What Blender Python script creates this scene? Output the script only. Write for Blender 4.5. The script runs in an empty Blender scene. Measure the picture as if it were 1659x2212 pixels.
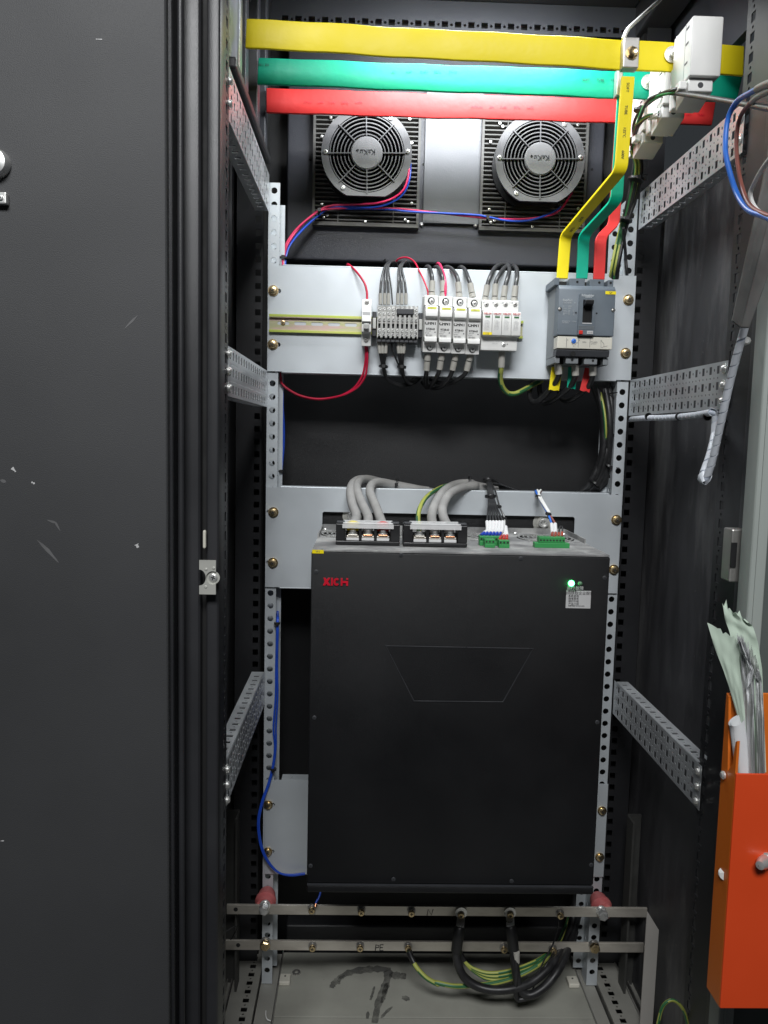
import bpy, bmesh, math, random
from mathutils import Vector, Matrix
random.seed(7)
sc = bpy.context.scene
C = sc.collection

# ------------------------------------------------------------------ camera
RAD = math.radians
YAW, PITCH, ROLL, FPX, HC = RAD(1.48), RAD(5.6), RAD(1.34), 1700.0, 1.15
IW, IH = 1659.0, 2212.0
fw = Vector((math.sin(YAW)*math.cos(PITCH), math.cos(YAW)*math.cos(PITCH), -math.sin(PITCH)))
r0 = Vector((math.cos(YAW), -math.sin(YAW), 0)); u0 = r0.cross(fw)
rt = r0*math.cos(ROLL) + u0*math.sin(ROLL); up = -r0*math.sin(ROLL) + u0*math.cos(ROLL)
EYE = Vector((0, 0, HC))
cam = bpy.data.cameras.new('camera'); camo = bpy.data.objects.new('camera', cam); C.objects.link(camo)
Mc = Matrix.Identity(4)
for i in range(3):
    Mc[i][0] = rt[i]; Mc[i][1] = up[i]; Mc[i][2] = -fw[i]; Mc[i][3] = EYE[i]
camo.matrix_world = Mc
cam.sensor_fit = 'VERTICAL'; cam.sensor_height = 36.0; cam.sensor_width = 27.0
cam.lens = 36.0*FPX/IH; cam.clip_start = 0.02; cam.clip_end = 50
sc.camera = camo
sc.render.resolution_x = 768; sc.render.resolution_y = 1024

# ------------------------------------------------------------------ world and lamps
w = bpy.data.worlds.new('World'); sc.world = w; w.use_nodes = True
bg = w.node_tree.nodes['Background']; bg.inputs[0].default_value = (0.80, 0.90, 1.0, 1); bg.inputs[1].default_value = 0.035
def area(name, loc, target, sx, sy, power, col=(1, 1, 1)):
    l = bpy.data.lights.new(name, 'AREA'); l.shape = 'RECTANGLE'; l.size = sx; l.size_y = sy; l.energy = power; l.color = col
    o = bpy.data.objects.new(name, l); C.objects.link(o); o.location = loc
    o.rotation_euler = (Vector(target)-Vector(loc)).to_track_quat('-Z', 'Y').to_euler()
    return o
area('cabinet_strip_lamp', (0.18, 1.362, 1.892), (0.18, 1.362+.47, 1.892-.88), 0.36, 0.16, 6.3, (0.93, 0.97, 1.0))
area('room_ceiling_lamp', (-0.15, -1.2, 3.0), (0.1, 1.2, 0.9), 1.3, 0.6, 92.0, (0.98, 0.99, 1.0))
vs = sc.view_settings; vs.view_transform = 'Standard'; vs.look = 'None'; vs.exposure = 0.0; vs.gamma = 1.0
sc.render.engine = 'CYCLES'

# ------------------------------------------------------------------ survey helper: sight line -> point on a known plane
FR = {'D': (0, 0, .6064), 'A': (700, 0, 1.659), 'B': (1700, 0, 1.6014), 'C': (900, 880, 2.07375), 'd': (1500, 880, 2.07375),
      'E': (900, 1650, 2.07375), 'F': (1600, 1650, 2.07375), 'G': (750, 3050, 1.9518), 'H': (1500, 3050, 1.8433),
      'I': (2100, 2000, 1.3428), 'J': (2100, 200, 1.2296), 'K': (550, 1200, 2.2117), 'L': (550, 2200, 1.5283),
      'fan': (1100, 380, 3.95), 'tr': (2150, 0, 2.831), 'din': (1280, 1020, 3.456), 'mc': (1920, 940, 4.366),
      'dr': (1980, 320, 3.253), 'rs': (2440, 1200, 2.2128), 'pa': (2480, 2100, 2.7656), 'tl': (760, 0, 3.16),
      'M': (0, 0, 1.58), 'N': (0, 1400, .98375)}
def at(fr, x, y, Y=None, X=None, Z=None):
    ox, oy, s = FR[fr]; px = (ox+x/s)*.6064; py = (oy+y/s)*.6064
    d = rt*((px-IW/2)/FPX) - up*((py-IH/2)/FPX) + fw
    if Y is not None: t = Y/d.y
    elif X is not None: t = X/d.x
    else: t = (Z-HC)/d.z
    return EYE + d*t
def aX(fr, x, y, Y): return at(fr, x, y, Y).x
def aZ(fr, x, y, Y): return at(fr, x, y, Y).z
def path(fr, pts): return [at(fr, a, b, Y=c) for a, b, c in pts]

# ------------------------------------------------------------------ materials
MT = {}
def mat(name, col, rough=.5, metal=0., var=.12, scale=30., bump=0., bscale=400., dust=0., dcol=(.35, .35, .34), dscale=6., dlo=.45, dhi=.75, spec=.5, specks=0., wave=0., alpha=None, stretch=None, trans=0., emit=None, rvar=.08, coat=0.):
    m = bpy.data.materials.new(name); m.use_nodes = True; nt = m.node_tree; b = nt.nodes['Principled BSDF']; L = nt.links
    b.inputs['Roughness'].default_value = rough; b.inputs['Metallic'].default_value = metal
    b.inputs['Specular IOR Level'].default_value = spec
    if coat: b.inputs['Coat Weight'].default_value = coat; b.inputs['Coat Roughness'].default_value = .15
    if trans: b.inputs['Transmission Weight'].default_value = trans; b.inputs['IOR'].default_value = 1.45
    if emit: b.inputs['Emission Color'].default_value = (*emit[0], 1); b.inputs['Emission Strength'].default_value = emit[1]
    tc = nt.nodes.new('ShaderNodeTexCoord'); mp = nt.nodes.new('ShaderNodeMapping'); L.new(tc.outputs['Object'], mp.inputs[0])
    if stretch: mp.inputs['Scale'].default_value = stretch
    n = nt.nodes.new('ShaderNodeTexNoise'); n.inputs['Scale'].default_value = scale; n.inputs['Detail'].default_value = 5; L.new(mp.outputs[0], n.inputs[0])
    rp = nt.nodes.new('ShaderNodeMapRange'); rp.inputs[1].default_value = .3; rp.inputs[2].default_value = .7
    rp.inputs[3].default_value = 1-var; rp.inputs[4].default_value = 1+var; L.new(n.outputs[0], rp.inputs[0])
    mx = nt.nodes.new('ShaderNodeMix'); mx.data_type = 'RGBA'; mx.blend_type = 'MULTIPLY'; mx.inputs[0].default_value = 1
    mx.inputs[6].default_value = (*col, 1); L.new(rp.outputs[0], mx.inputs[7]); out = mx.outputs[2]
    if dust:
        dn = nt.nodes.new('ShaderNodeTexNoise'); dn.inputs['Scale'].default_value = dscale; dn.inputs['Detail'].default_value = 8; dn.inputs['Roughness'].default_value = .65
        L.new(tc.outputs['Object'], dn.inputs[0]) if not stretch else L.new(mp.outputs[0], dn.inputs[0])
        dr = nt.nodes.new('ShaderNodeMapRange'); dr.inputs[1].default_value = dlo; dr.inputs[2].default_value = dhi; dr.inputs[3].default_value = 0; dr.inputs[4].default_value = dust
        L.new(dn.outputs[0], dr.inputs[0])
        m2 = nt.nodes.new('ShaderNodeMix'); m2.data_type = 'RGBA'; L.new(dr.outputs[0], m2.inputs[0]); L.new(out, m2.inputs[6]); m2.inputs[7].default_value = (*dcol, 1); out = m2.outputs[2]
    if specks:
        vn = nt.nodes.new('ShaderNodeTexVoronoi'); vn.inputs['Scale'].default_value = specks; L.new(tc.outputs['Object'], vn.inputs[0])
        vs_ = nt.nodes.new('ShaderNodeMapRange'); vs_.inputs[1].default_value = .05; vs_.inputs[2].default_value = .12; vs_.inputs[3].default_value = .5; vs_.inputs[4].default_value = 0; L.new(vn.outputs['Distance'], vs_.inputs[0])
        cm = nt.nodes.new('ShaderNodeMath'); cm.operation = 'GREATER_THAN'; cm.inputs[1].default_value = .72; L.new(vn.outputs['Color'], cm.inputs[0])
        mm = nt.nodes.new('ShaderNodeMath'); mm.operation = 'MULTIPLY'; L.new(vs_.outputs[0], mm.inputs[0]); L.new(cm.outputs[0], mm.inputs[1])
        m3 = nt.nodes.new('ShaderNodeMix'); m3.data_type = 'RGBA'; L.new(mm.outputs[0], m3.inputs[0]); L.new(out, m3.inputs[6]); m3.inputs[7].default_value = (*dcol, 1); out = m3.outputs[2]
    if alpha:
        ar = nt.nodes.new('ShaderNodeMapRange'); ar.inputs[1].default_value = .35; ar.inputs[2].default_value = .62; ar.inputs[3].default_value = alpha[0]; ar.inputs[4].default_value = alpha[1]; L.new(n.outputs[0], ar.inputs[0]); L.new(ar.outputs[0], b.inputs['Alpha'])
    L.new(out, b.inputs['Base Color'])
    r2 = nt.nodes.new('ShaderNodeMapRange'); r2.inputs[1].default_value = .3; r2.inputs[2].default_value = .7
    r2.inputs[3].default_value = max(.03, rough-rvar); r2.inputs[4].default_value = min(1, rough+rvar); L.new(n.outputs[0], r2.inputs[0]); L.new(r2.outputs[0], b.inputs['Roughness'])
    if bump:
        bn = nt.nodes.new('ShaderNodeTexNoise'); bn.inputs['Scale'].default_value = bscale; L.new(tc.outputs['Object'], bn.inputs[0])
        bp = nt.nodes.new('ShaderNodeBump'); bp.inputs['Strength'].default_value = bump; bp.inputs['Distance'].default_value = .001; L.new(bn.outputs[0], bp.inputs['Height']); L.new(bp.outputs[0], b.inputs['Normal'])
        if wave:
            wn = nt.nodes.new('ShaderNodeTexNoise'); wn.inputs['Scale'].default_value = 3.5; wn.inputs['Detail'].default_value = 1; L.new(mp.outputs[0], wn.inputs[0])
            wb = nt.nodes.new('ShaderNodeBump'); wb.inputs['Strength'].default_value = 1; wb.inputs['Distance'].default_value = wave; L.new(wn.outputs[0], wb.inputs['Height']); L.new(wb.outputs[0], bp.inputs['Normal'])
    MT[name] = m; return m
mat('black_paint', (.022, .0225, .025), .42, var=.2, scale=4, bump=.25, bscale=900, dust=.04, dcol=(.18, .18, .18), dscale=9)
mat('door_paint', (.046, .047, .049), .54, var=.16, scale=1.8, bump=.35, bscale=900, dust=.05, dcol=(.14, .14, .145), dscale=2.2, spec=.32, wave=.012)
mat('back_paint', (.050, .052, .062), .36, var=.12, scale=5, bump=.5, bscale=1200)
mat('side_paint', (.050, .050, .054), .5, var=.3, scale=8, bump=.3, bscale=700, dust=.75, dcol=(.30, .30, .30), dscale=3.4, dlo=.47, dhi=.78, stretch=(1, 3.2, .75), specks=70)
mat('inverter_paint', (.0062, .0065, .0075), .46, var=.2, scale=5, bump=.5, bscale=1300, dust=.02, dcol=(.10, .10, .10), dscale=3)
mat('inverter_top', (.20, .20, .20), .75, var=.25, scale=25, dust=.9, dcol=(.52, .52, .50), dscale=18)
mat('zinc', (.575, .615, .645), .44, metal=.30, var=.06, scale=9, dust=.10, dcol=(.50, .50, .46), dscale=4, bump=.06, bscale=300)
mat('zinc_bar', (.60, .62, .64), .36, metal=.55, var=.1, scale=14, bump=.05, bscale=300)
mat('steel', (.80, .80, .78), .30, metal=.72, var=.1, scale=60)
mat('dull_steel', (.42, .41, .39), .42, metal=.8, var=.18, scale=30)
mat('brass', (.72, .56, .32), .30, metal=1, var=.15, scale=90)
mat('tinned', (.66, .62, .55), .40, metal=.6, var=.25, scale=14, dust=.4, dcol=(.22, .18, .14), dscale=24, stretch=(.35, 1, 1))
mat('bus_yellow', (.86, .70, .012), .45, spec=.3, var=.03, scale=12, dust=.02, dcol=(.35, .27, .02), dscale=16, bump=.35, bscale=70)
mat('bus_green', (.0, .38, .245), .46, spec=.35, var=.06, scale=12, bump=.35, bscale=70)
mat('bus_red', (.68, .036, .034), .46, spec=.35, var=.06, scale=12, bump=.35, bscale=70)
mat('white_plastic', (.74, .74, .72), .42, var=.03, scale=20)
mat('cream_plastic', (.62, .60, .52), .5, var=.06, scale=20)
mat('grey_plastic', (.50, .50, .48), .5, var=.05, scale=40)
mat('breaker_grey', (.115, .14, .165), .48, var=.05, scale=30, bump=.1, bscale=1500)
mat('breaker_side', (.19, .205, .215), .48, var=.05, scale=30)
mat('dark_grey', (.035, .037, .042), .5, var=.1)
mat('fan_plastic', (.13, .13, .135), .40, var=.12, scale=40, dust=.12, dcol=(.22, .22, .22), dscale=20)
mat('grille_plastic', (.085, .083, .078), .55, var=.2, scale=40, dust=.25, dcol=(.25, .24, .22), dscale=25)
mat('black_plastic', (.012, .012, .013), .42, var=.1)
mat('void_black', (.004, .004, .004), .8, var=.05)
mat('black_cable', (.012, .012, .013), .42, var=.15, scale=50, dust=.12, dcol=(.2, .2, .2), dscale=40)
mat('grey_wire', (.030, .031, .033), .36, var=.15, scale=60, dust=.22, dcol=(.20, .20, .20), dscale=50)
mat('dusty_cable', (.30, .295, .285), .75, var=.16, scale=30, dust=.75, dcol=(.07, .07, .07), dscale=32, dlo=.66, dhi=.72)
mat('sleeve', (.38, .37, .335), .6, var=.07, scale=60)
mat('white_sleeve', (.70, .70, .70), .6, var=.05)
mat('red_wire', (.50, .010, .045), .38, var=.1)
mat('pink_wire', (.68, .03, .12), .38, var=.1)
mat('blue_wire', (.015, .075, .52), .35, var=.1)
mat('bright_blue', (.03, .16, .62), .4, var=.1)
mat('brown_wire', (.25, .08, .06), .5, var=.1)
mat('white_wire', (.80, .80, .78), .5, var=.08)
mat('wrap_core', (.50, .55, .64), .5)
mat('spiral_wrap', (.60, .63, .68), .4, var=.08, scale=30)
mat('green_terminal', (.035, .28, .075), .45, var=.08)
mat('ferrule_blue', (.02, .06, .42), .4)
mat('ferrule_red', (.55, .03, .02), .4)
mat('ferrule_brown', (.33, .06, .03), .5)
mat('label_yellow', (.85, .68, .0), .45, var=.02)
mat('label_lime', (.78, .80, .12), .5, var=.04)
mat('label_grey', (.50, .50, .50), .5, var=.03)
mat('ink_black', (.02, .02, .02), .6); mat('ink_grey', (.10, .10, .11), .6); mat('ink_red', (.55, .02, .02), .5)
mat('ink_pale', (.42, .45, .47), .6); mat('logo_red', (.58, .006, .025), .4)
mat('paint_red', (.60, .02, .01), .4)
mat('insulator_red', (.60, .14, .14), .5, dust=.6, dcol=(.55, .36, .35), dscale=14)
mat('floor_grey', (.32, .32, .28), .55, var=.10, scale=9, dust=.35, dcol=(.22, .21, .19), dscale=11, specks=60)
mat('base_grey', (.30, .295, .265), .55, var=.1, scale=12, dust=.25, dcol=(.18, .17, .16), dscale=10)
mat('cream_sheet', (.46, .44, .41), .5, var=.05, scale=8)
mat('keeper_cream', (.50, .50, .46), .42, metal=.3, var=.06, scale=30)
mat('door_edge_lit', (.30, .33, .31), .5, var=.08, scale=10, stretch=(1, 1, .2))  # light falling on the door's folded edge is put into this paler grey
mat('door_inner', (.085, .10, .095), .45, var=.1, scale=4)
mat('orange_plastic', (.66, .065, .014), .38, var=.06, scale=6)
mat('orange_edge', (.62, .145, .014), .4, var=.06, scale=6)
mat('paper_green', (.50, .60, .50), .7, var=.06, scale=10)
mat('paper_white', (.66, .67, .68), .6, var=.06, scale=10)
mat('smudge', (.10, .10, .092), .7, var=.2, scale=40, alpha=(.25, .85))
mat('box_steel', (.15, .15, .145), .5, metal=.3, var=.2, scale=40)
mat('panel_steel', (.09, .093, .10), .34, metal=.25, var=.05, scale=6, bump=.3, bscale=1200)
mat('scuff', (.11, .11, .112), .6, var=.3)
mat('mid_cable', (.045, .046, .05), .45, var=.15)
mat('hub_lit_plastic', (.23, .23, .235), .42, var=.08, scale=30)  # fan plastic made paler: lamp sheen and dust put into the colour
mat('bezel', (.040, .041, .045), .35)
mat('dark_post', (.055, .055, .052), .5)
mat('copper', (.70, .33, .18), .3, metal=1)
mat('led_green', (.1, .9, .3), .3, emit=((.08, 1.0, .22), 14))
mat('led_off', (.10, .22, .12), .2)
mat('window_green', (.03, .14, .04), .3)
# clear plastic
m = bpy.data.materials.new('clear_plastic'); m.use_nodes = True; nt = m.node_tree; b = nt.nodes['Principled BSDF']
b.inputs['Base Color'].default_value = (.9, .9, .9, 1); b.inputs['Roughness'].default_value = .25; b.inputs['Alpha'].default_value = .52; MT['clear_plastic'] = m
m = bpy.data.materials.new('plastic_film'); m.use_nodes = True; nt = m.node_tree; b = nt.nodes['Principled BSDF']
b.inputs['Base Color'].default_value = (.7, .72, .7, 1); b.inputs['Roughness'].default_value = .15; b.inputs['Alpha'].default_value = .45; MT['plastic_film'] = m
# iridescent yellow passivated steel
def passivated(name, cols, sc3):
    m = bpy.data.materials.new(name); m.use_nodes = True; nt = m.node_tree; b = nt.nodes['Principled BSDF']; L = nt.links
    b.inputs['Metallic'].default_value = .6; b.inputs['Roughness'].default_value = .38
    tc = nt.nodes.new('ShaderNodeTexCoord'); mp = nt.nodes.new('ShaderNodeMapping'); mp.inputs['Scale'].default_value = sc3; L.new(tc.outputs['Object'], mp.inputs[0])
    n = nt.nodes.new('ShaderNodeTexNoise'); n.inputs['Scale'].default_value = 1; n.inputs['Detail'].default_value = 3; L.new(mp.outputs[0], n.inputs[0])
    cr = nt.nodes.new('ShaderNodeValToRGB'); L.new(n.outputs[0], cr.inputs[0]); e = cr.color_ramp.elements
    e[0].position = .32; e[0].color = (*cols[0], 1); e[1].position = .68; e[1].color = (*cols[-1], 1)
    for i, c in enumerate(cols[1:-1]): k = e.new(.32+.36*(i+1)/(len(cols)-1)); k.color = (*c, 1)
    L.new(cr.outputs[0], b.inputs['Base Color']); MT[name] = m
passivated('din_zinc', [(.58, .48, .38), (.62, .45, .42), (.50, .52, .28), (.60, .55, .40)], (9, 60, 90))
passivated('din_lip', [(.42, .52, .08), (.50, .58, .12), (.55, .52, .2)], (6, 30, 30))
passivated('bracket_zinc', [(.30, .31, .30), (.34, .30, .27), (.27, .31, .20), (.29, .31, .34), (.34, .29, .28)], (30, 30, 9))
# yellow/green earth wire: stripe from the uv around the tube
m = bpy.data.materials.new('earth_wire'); m.use_nodes = True; nt = m.node_tree; b = nt.nodes['Principled BSDF']; b.inputs['Roughness'].default_value = .42
uv = nt.nodes.new('ShaderNodeUVMap'); sx = nt.nodes.new('ShaderNodeSeparateXYZ'); nt.links.new(uv.outputs[0], sx.inputs[0])
gt = nt.nodes.new('ShaderNodeMath'); gt.operation = 'GREATER_THAN'; gt.inputs[1].default_value = .42; nt.links.new(sx.outputs[0], gt.inputs[0])
mx = nt.nodes.new('ShaderNodeMix'); mx.data_type = 'RGBA'; nt.links.new(gt.outputs[0], mx.inputs[0]); mx.inputs[6].default_value = (.03, .13, .05, 1); mx.inputs[7].default_value = (.36, .39, .085, 1)
nt.links.new(mx.outputs[2], b.inputs['Base Color']); MT['earth_wire'] = m

# ------------------------------------------------------------------ mesh helpers
class MB:
    def __init__(s): s.v = []; s.f = []; s.uv = {}
    def add(s, vs, fs):
        o = len(s.v); s.v += [Vector(q) for q in vs]; s.f += [tuple(i+o for i in f) for f in fs]; return s
    def box(s, x0, x1, y0, y1, z0, z1):
        x0, x1 = min(x0, x1), max(x0, x1); y0, y1 = min(y0, y1), max(y0, y1); z0, z1 = min(z0, z1), max(z0, z1)
        return s.add([(x0, y0, z0), (x1, y0, z0), (x1, y1, z0), (x0, y1, z0), (x0, y0, z1), (x1, y0, z1), (x1, y1, z1), (x0, y1, z1)],
                     [(0, 3, 2, 1), (4, 5, 6, 7), (0, 1, 5, 4), (1, 2, 6, 5), (2, 3, 7, 6), (3, 0, 4, 7)])
    def lathe(s, c, ax, prof, n=20):
        c = Vector(c); ax = Vector(ax).normalized(); a = ax.orthogonal().normalized(); bb = ax.cross(a); vs = []; fs = []
        for r, t in prof:
            for k in range(n):
                th = 2*math.pi*k/n; vs.append(c+ax*t+(a*math.cos(th)+bb*math.sin(th))*r)
        for i in range(len(prof)-1):
            for k in range(n): fs.append((i*n+k, i*n+(k+1) % n, (i+1)*n+(k+1) % n, (i+1)*n+k))
        if prof[0][0] > 1e-7: fs.append(tuple(range(n))[::-1])
        if prof[-1][0] > 1e-7: fs.append(tuple((len(prof)-1)*n+k for k in range(n)))
        return s.add(vs, fs)
    def cyl(s, c, ax, r, h, n=20): return s.lathe(c, ax, [(r, 0), (r, h)], n)
    def prism(s, poly, M, t):
        n = len(poly); vs = [M @ Vector((a, b, 0)) for a, b in poly]+[M @ Vector((a, b, t)) for a, b in poly]
        fs = [tuple(range(n))[::-1], tuple(range(n, 2*n))]+[(i, (i+1) % n, n+(i+1) % n, n+i) for i in range(n)]
        return s.add(vs, fs)
    def tube(s, pts, r, n=10, sub=8, smooth=True, cap=True):
        pts = [Vector(q) for q in pts]
        if smooth and len(pts) > 2:
            P = [pts[0]*2-pts[1]]+pts+[pts[-1]*2-pts[-2]]; q = []
            for i in range(1, len(P)-2):
                for k in range(sub):
                    t = k/sub; a, b2, c2, d2 = P[i-1], P[i], P[i+1], P[i+2]
                    q.append(.5*((2*b2)+(c2-a)*t+(2*a-5*b2+4*c2-d2)*t*t+(3*b2-a-3*c2+d2)*t**3))
            q.append(pts[-1]); pts = q
        T = [(pts[min(i+1, len(pts)-1)]-pts[max(i-1, 0)]).normalized() for i in range(len(pts))]
        a = T[0].orthogonal().normalized(); vs = []; fs = []; o = len(s.v)
        for i, pnt in enumerate(pts):
            a = (a-T[i]*a.dot(T[i])).normalized(); b2 = T[i].cross(a); rr = r(i/(len(pts)-1)) if callable(r) else r
            for k in range(n): th = 2*math.pi*k/n; vs.append(pnt+(a*math.cos(th)+b2*math.sin(th))*rr)
        for i in range(len(pts)-1):
            for k in range(n):
                s.uv[len(s.f)+len(fs)] = (2*k/n+.25*i/len(pts)*4) % 1.0
                fs.append((i*n+k, i*n+(k+1) % n, (i+1)*n+(k+1) % n, (i+1)*n+k))
        if cap: fs.append(tuple(range(n))[::-1]); fs.append(tuple((len(pts)-1)*n+k for k in range(n)))
        return s.add(vs, fs)
    def bar(s, pts, hw, ht, wdir=(1, 0, 0)):
        pts = [Vector(q) for q in pts]; W = Vector(wdir); vs = []; fs = []
        for i, pnt in enumerate(pts):
            Ta = (pts[i]-pts[i-1]).normalized() if i else (pts[1]-pts[0]).normalized()
            Tb = (pts[i+1]-pts[i]).normalized() if i < len(pts)-1 else Ta
            na, nb = Ta.cross(W).normalized(), Tb.cross(W).normalized(); N = (na+nb); N = N/max(.3, N.dot(na))
            for a, b2 in ((-1, -1), (1, -1), (1, 1), (-1, 1)): vs.append(pnt+W*hw*a+N*ht*b2)
        for i in range(len(pts)-1):
            for k in range(4): fs.append((i*4+k, i*4+(k+1) % 4, i*4+4+(k+1) % 4, i*4+4+k))
        fs.append((3, 2, 1, 0)); e = (len(pts)-1)*4; fs.append((e, e+1, e+2, e+3)); return s.add(vs, fs)
    def mesh(s, name, off=Vector((0, 0, 0)), bevel=0, seg=2, sharp=35):
        me = bpy.data.meshes.new(name); me.from_pydata([q-off for q in s.v], [], s.f)
        if s.uv and not bevel:
            ul = me.uv_layers.new(name='UVMap')
            for p in me.polygons:
                val = s.uv.get(p.index, 0)
                for li in p.loop_indices: ul.data[li].uv = (val, 0)
        bm = bmesh.new(); bm.from_mesh(me); bmesh.ops.recalc_face_normals(bm, faces=bm.faces)
        if bevel:
            ed = [e for e in bm.edges if len(e.link_faces) == 2 and e.calc_face_angle(0) > .5]
            bmesh.ops.bevel(bm, geom=ed, offset=bevel, offset_type='OFFSET', segments=seg, profile=.5, affect='EDGES', clamp_overlap=True)
        bm.to_mesh(me); bm.free(); me.shade_smooth(); me.set_sharp_from_angle(angle=RAD(min(sharp, 18) if bevel else sharp)); return me

ORG = {}
def tag(o, label=None, cat=None, group=None, kind=None):
    if label: o['label'] = label
    if cat: o['category'] = cat
    if group: o['group'] = group
    if kind: o['kind'] = kind
    return o
def thing(name, loc, label, cat, group=None, kind=None):
    o = bpy.data.objects.new(name, None); o.empty_display_size = .02; C.objects.link(o); o.location = loc; ORG[o.name] = Vector(loc)
    return tag(o, label, cat, group, kind)
def link(name, me, mtl, parent=None, loc=None):
    o = bpy.data.objects.new(name, me); C.objects.link(o)
    if mtl and not me.materials: me.materials.append(MT[mtl])
    if parent: o.parent = parent; ORG[o.name] = ORG[parent.name]
    else:
        ORG[o.name] = Vector(loc or (0, 0, 0)); o.location = ORG[o.name]
    return o
def obj(name, mb, mtl, parent=None, bevel=0, seg=2, sharp=35, loc=None):
    """mb holds world coordinates; they are stored relative to the parent's base (or to loc)"""
    if parent is None and loc is None:
        vs = mb.v; loc = Vector((sum(q.x for q in vs)/len(vs), sum(q.y for q in vs)/len(vs), min(q.z for q in vs)))
    off = ORG[parent.name] if parent else Vector(loc)
    return link(name, mb.mesh(name, off, bevel, seg, sharp), mtl, parent, loc)
def copy_thing(o, loc, label, group=None, rotz=0):
    def rec(a, par):
        c = a.copy(); C.objects.link(c); c.parent = par
        for ch in KIDS(a): rec(ch, c)
        return c
    c = rec(o, None); c.location = loc; c.rotation_euler = (0, 0, rotz); ORG[c.name] = Vector(loc); c['label'] = label
    if group: c['group'] = group
    return c
def KIDS(o): return [x for x in C.objects if x.parent == o]

def frame(o, u, v):
    u, v = Vector(u), Vector(v); n = u.cross(v); M = Matrix.Identity(4)
    for i in range(3): M[i][0], M[i][1], M[i][2], M[i][3] = u[i], v[i], n[i], o[i]
    return M
def front(Y): return frame((0, Y, 0), (1, 0, 0), (0, 0, 1))          # faces the viewer, 2D = (X, Z); thickness grows towards -Y
def sideX(X): return frame((X, 0, 0), (0, 1, 0), (0, 0, 1))          # 2D = (Y, Z), thickness +X
def flatZ(Z): return frame((0, 0, Z), (1, 0, 0), (0, 1, 0))
def _curve_mesh(cu):
    o = bpy.data.objects.new('tmp', cu); C.objects.link(o); dg = bpy.context.evaluated_depsgraph_get()
    me = bpy.data.meshes.new_from_object(o.evaluated_get(dg)); vs = [q.co.copy() for q in me.vertices]; fs = [tuple(p.vertices) for p in me.polygons]
    bpy.data.objects.remove(o); bpy.data.curves.remove(cu); bpy.data.meshes.remove(me); return vs, fs
from mathutils.geometry import delaunay_2d_cdt
def sheet(mb, outer, holes, t, M):
    """flat plate of thickness t with cut holes: constrained triangulation, front, back and rim walls"""
    polys = [list(outer)]+[list(h) for h in holes]; P2 = []; loops = []
    for p in polys: loops.append(list(range(len(P2), len(P2)+len(p)))); P2 += [Vector((a, b2)) for a, b2 in p]
    co, _, tri, _, _, of = delaunay_2d_cdt(P2, [], loops, 1, 1e-7)
    keep = [f for f, o in zip(tri, of) if 0 in o and len(o) == 1]; n = len(co); z0, z1 = min(0, t), max(0, t)
    vs = [M @ Vector((c.x, c.y, z0)) for c in co]+[M @ Vector((c.x, c.y, z1)) for c in co]; fs = []; cnt = {}
    for f in keep:
        fs.append(tuple(f)[::-1]); fs.append(tuple(i+n for i in f))
        for i in range(len(f)): e = (f[i], f[(i+1) % len(f)]); cnt[e] = cnt.get(e, 0)+1
    for (i, j) in cnt:
        if (j, i) not in cnt: fs.append((i, j, j+n, i+n))
    used = sorted({i for f in fs for i in f}); mp = {k: q for q, k in enumerate(used)}
    mb.add([vs[k] for k in used], [tuple(mp[i] for i in f) for f in fs]); return mb
def rect(x0, x1, y0, y1): return [(x0, y0), (x1, y0), (x1, y1), (x0, y1)]
def circ(x, y, r, n=14): return [(x+r*math.cos(2*math.pi*k/n), y+r*math.sin(2*math.pi*k/n)) for k in range(n)]
def slot(x0, x1, y, r, n=6):
    return [(x1-r+r*math.cos(a), y+r*math.sin(a)) for a in [-math.pi/2+math.pi*k/n for k in range(n+1)]]+[(x0+r+r*math.cos(a), y+r*math.sin(a)) for a in [math.pi/2+math.pi*k/n for k in range(n+1)]]
def rrect(x0, x1, y0, y1, r, n=4):
    out = []
    for cx, cy, a0 in ((x1-r, y0+r, -90), (x1-r, y1-r, 0), (x0+r, y1-r, 90), (x0+r, y0+r, 180)):
        for k in range(n+1): a = RAD(a0+90*k/n); out.append((cx+r*math.cos(a), cy+r*math.sin(a)))
    return out
def text(s, size, M, name, mtl, parent, depth=.0003, align='CENTER', bold=0, shear=0):
    cu = bpy.data.curves.new('t', 'FONT'); cu.body = s; cu.size = size; cu.align_x = align; cu.align_y = 'CENTER'; cu.extrude = depth; cu.resolution_u = 3; cu.shear = shear
    if bold: cu.offset = bold
    vs, fs = _curve_mesh(cu); mb = MB(); mb.add([M @ q for q in vs], fs); return obj(name, mb, mtl, parent)
def tfront(x, y, z, rot=0):
    return frame((x, y, z), (math.cos(rot), 0, math.sin(rot)), (-math.sin(rot), 0, math.cos(rot)))
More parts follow.
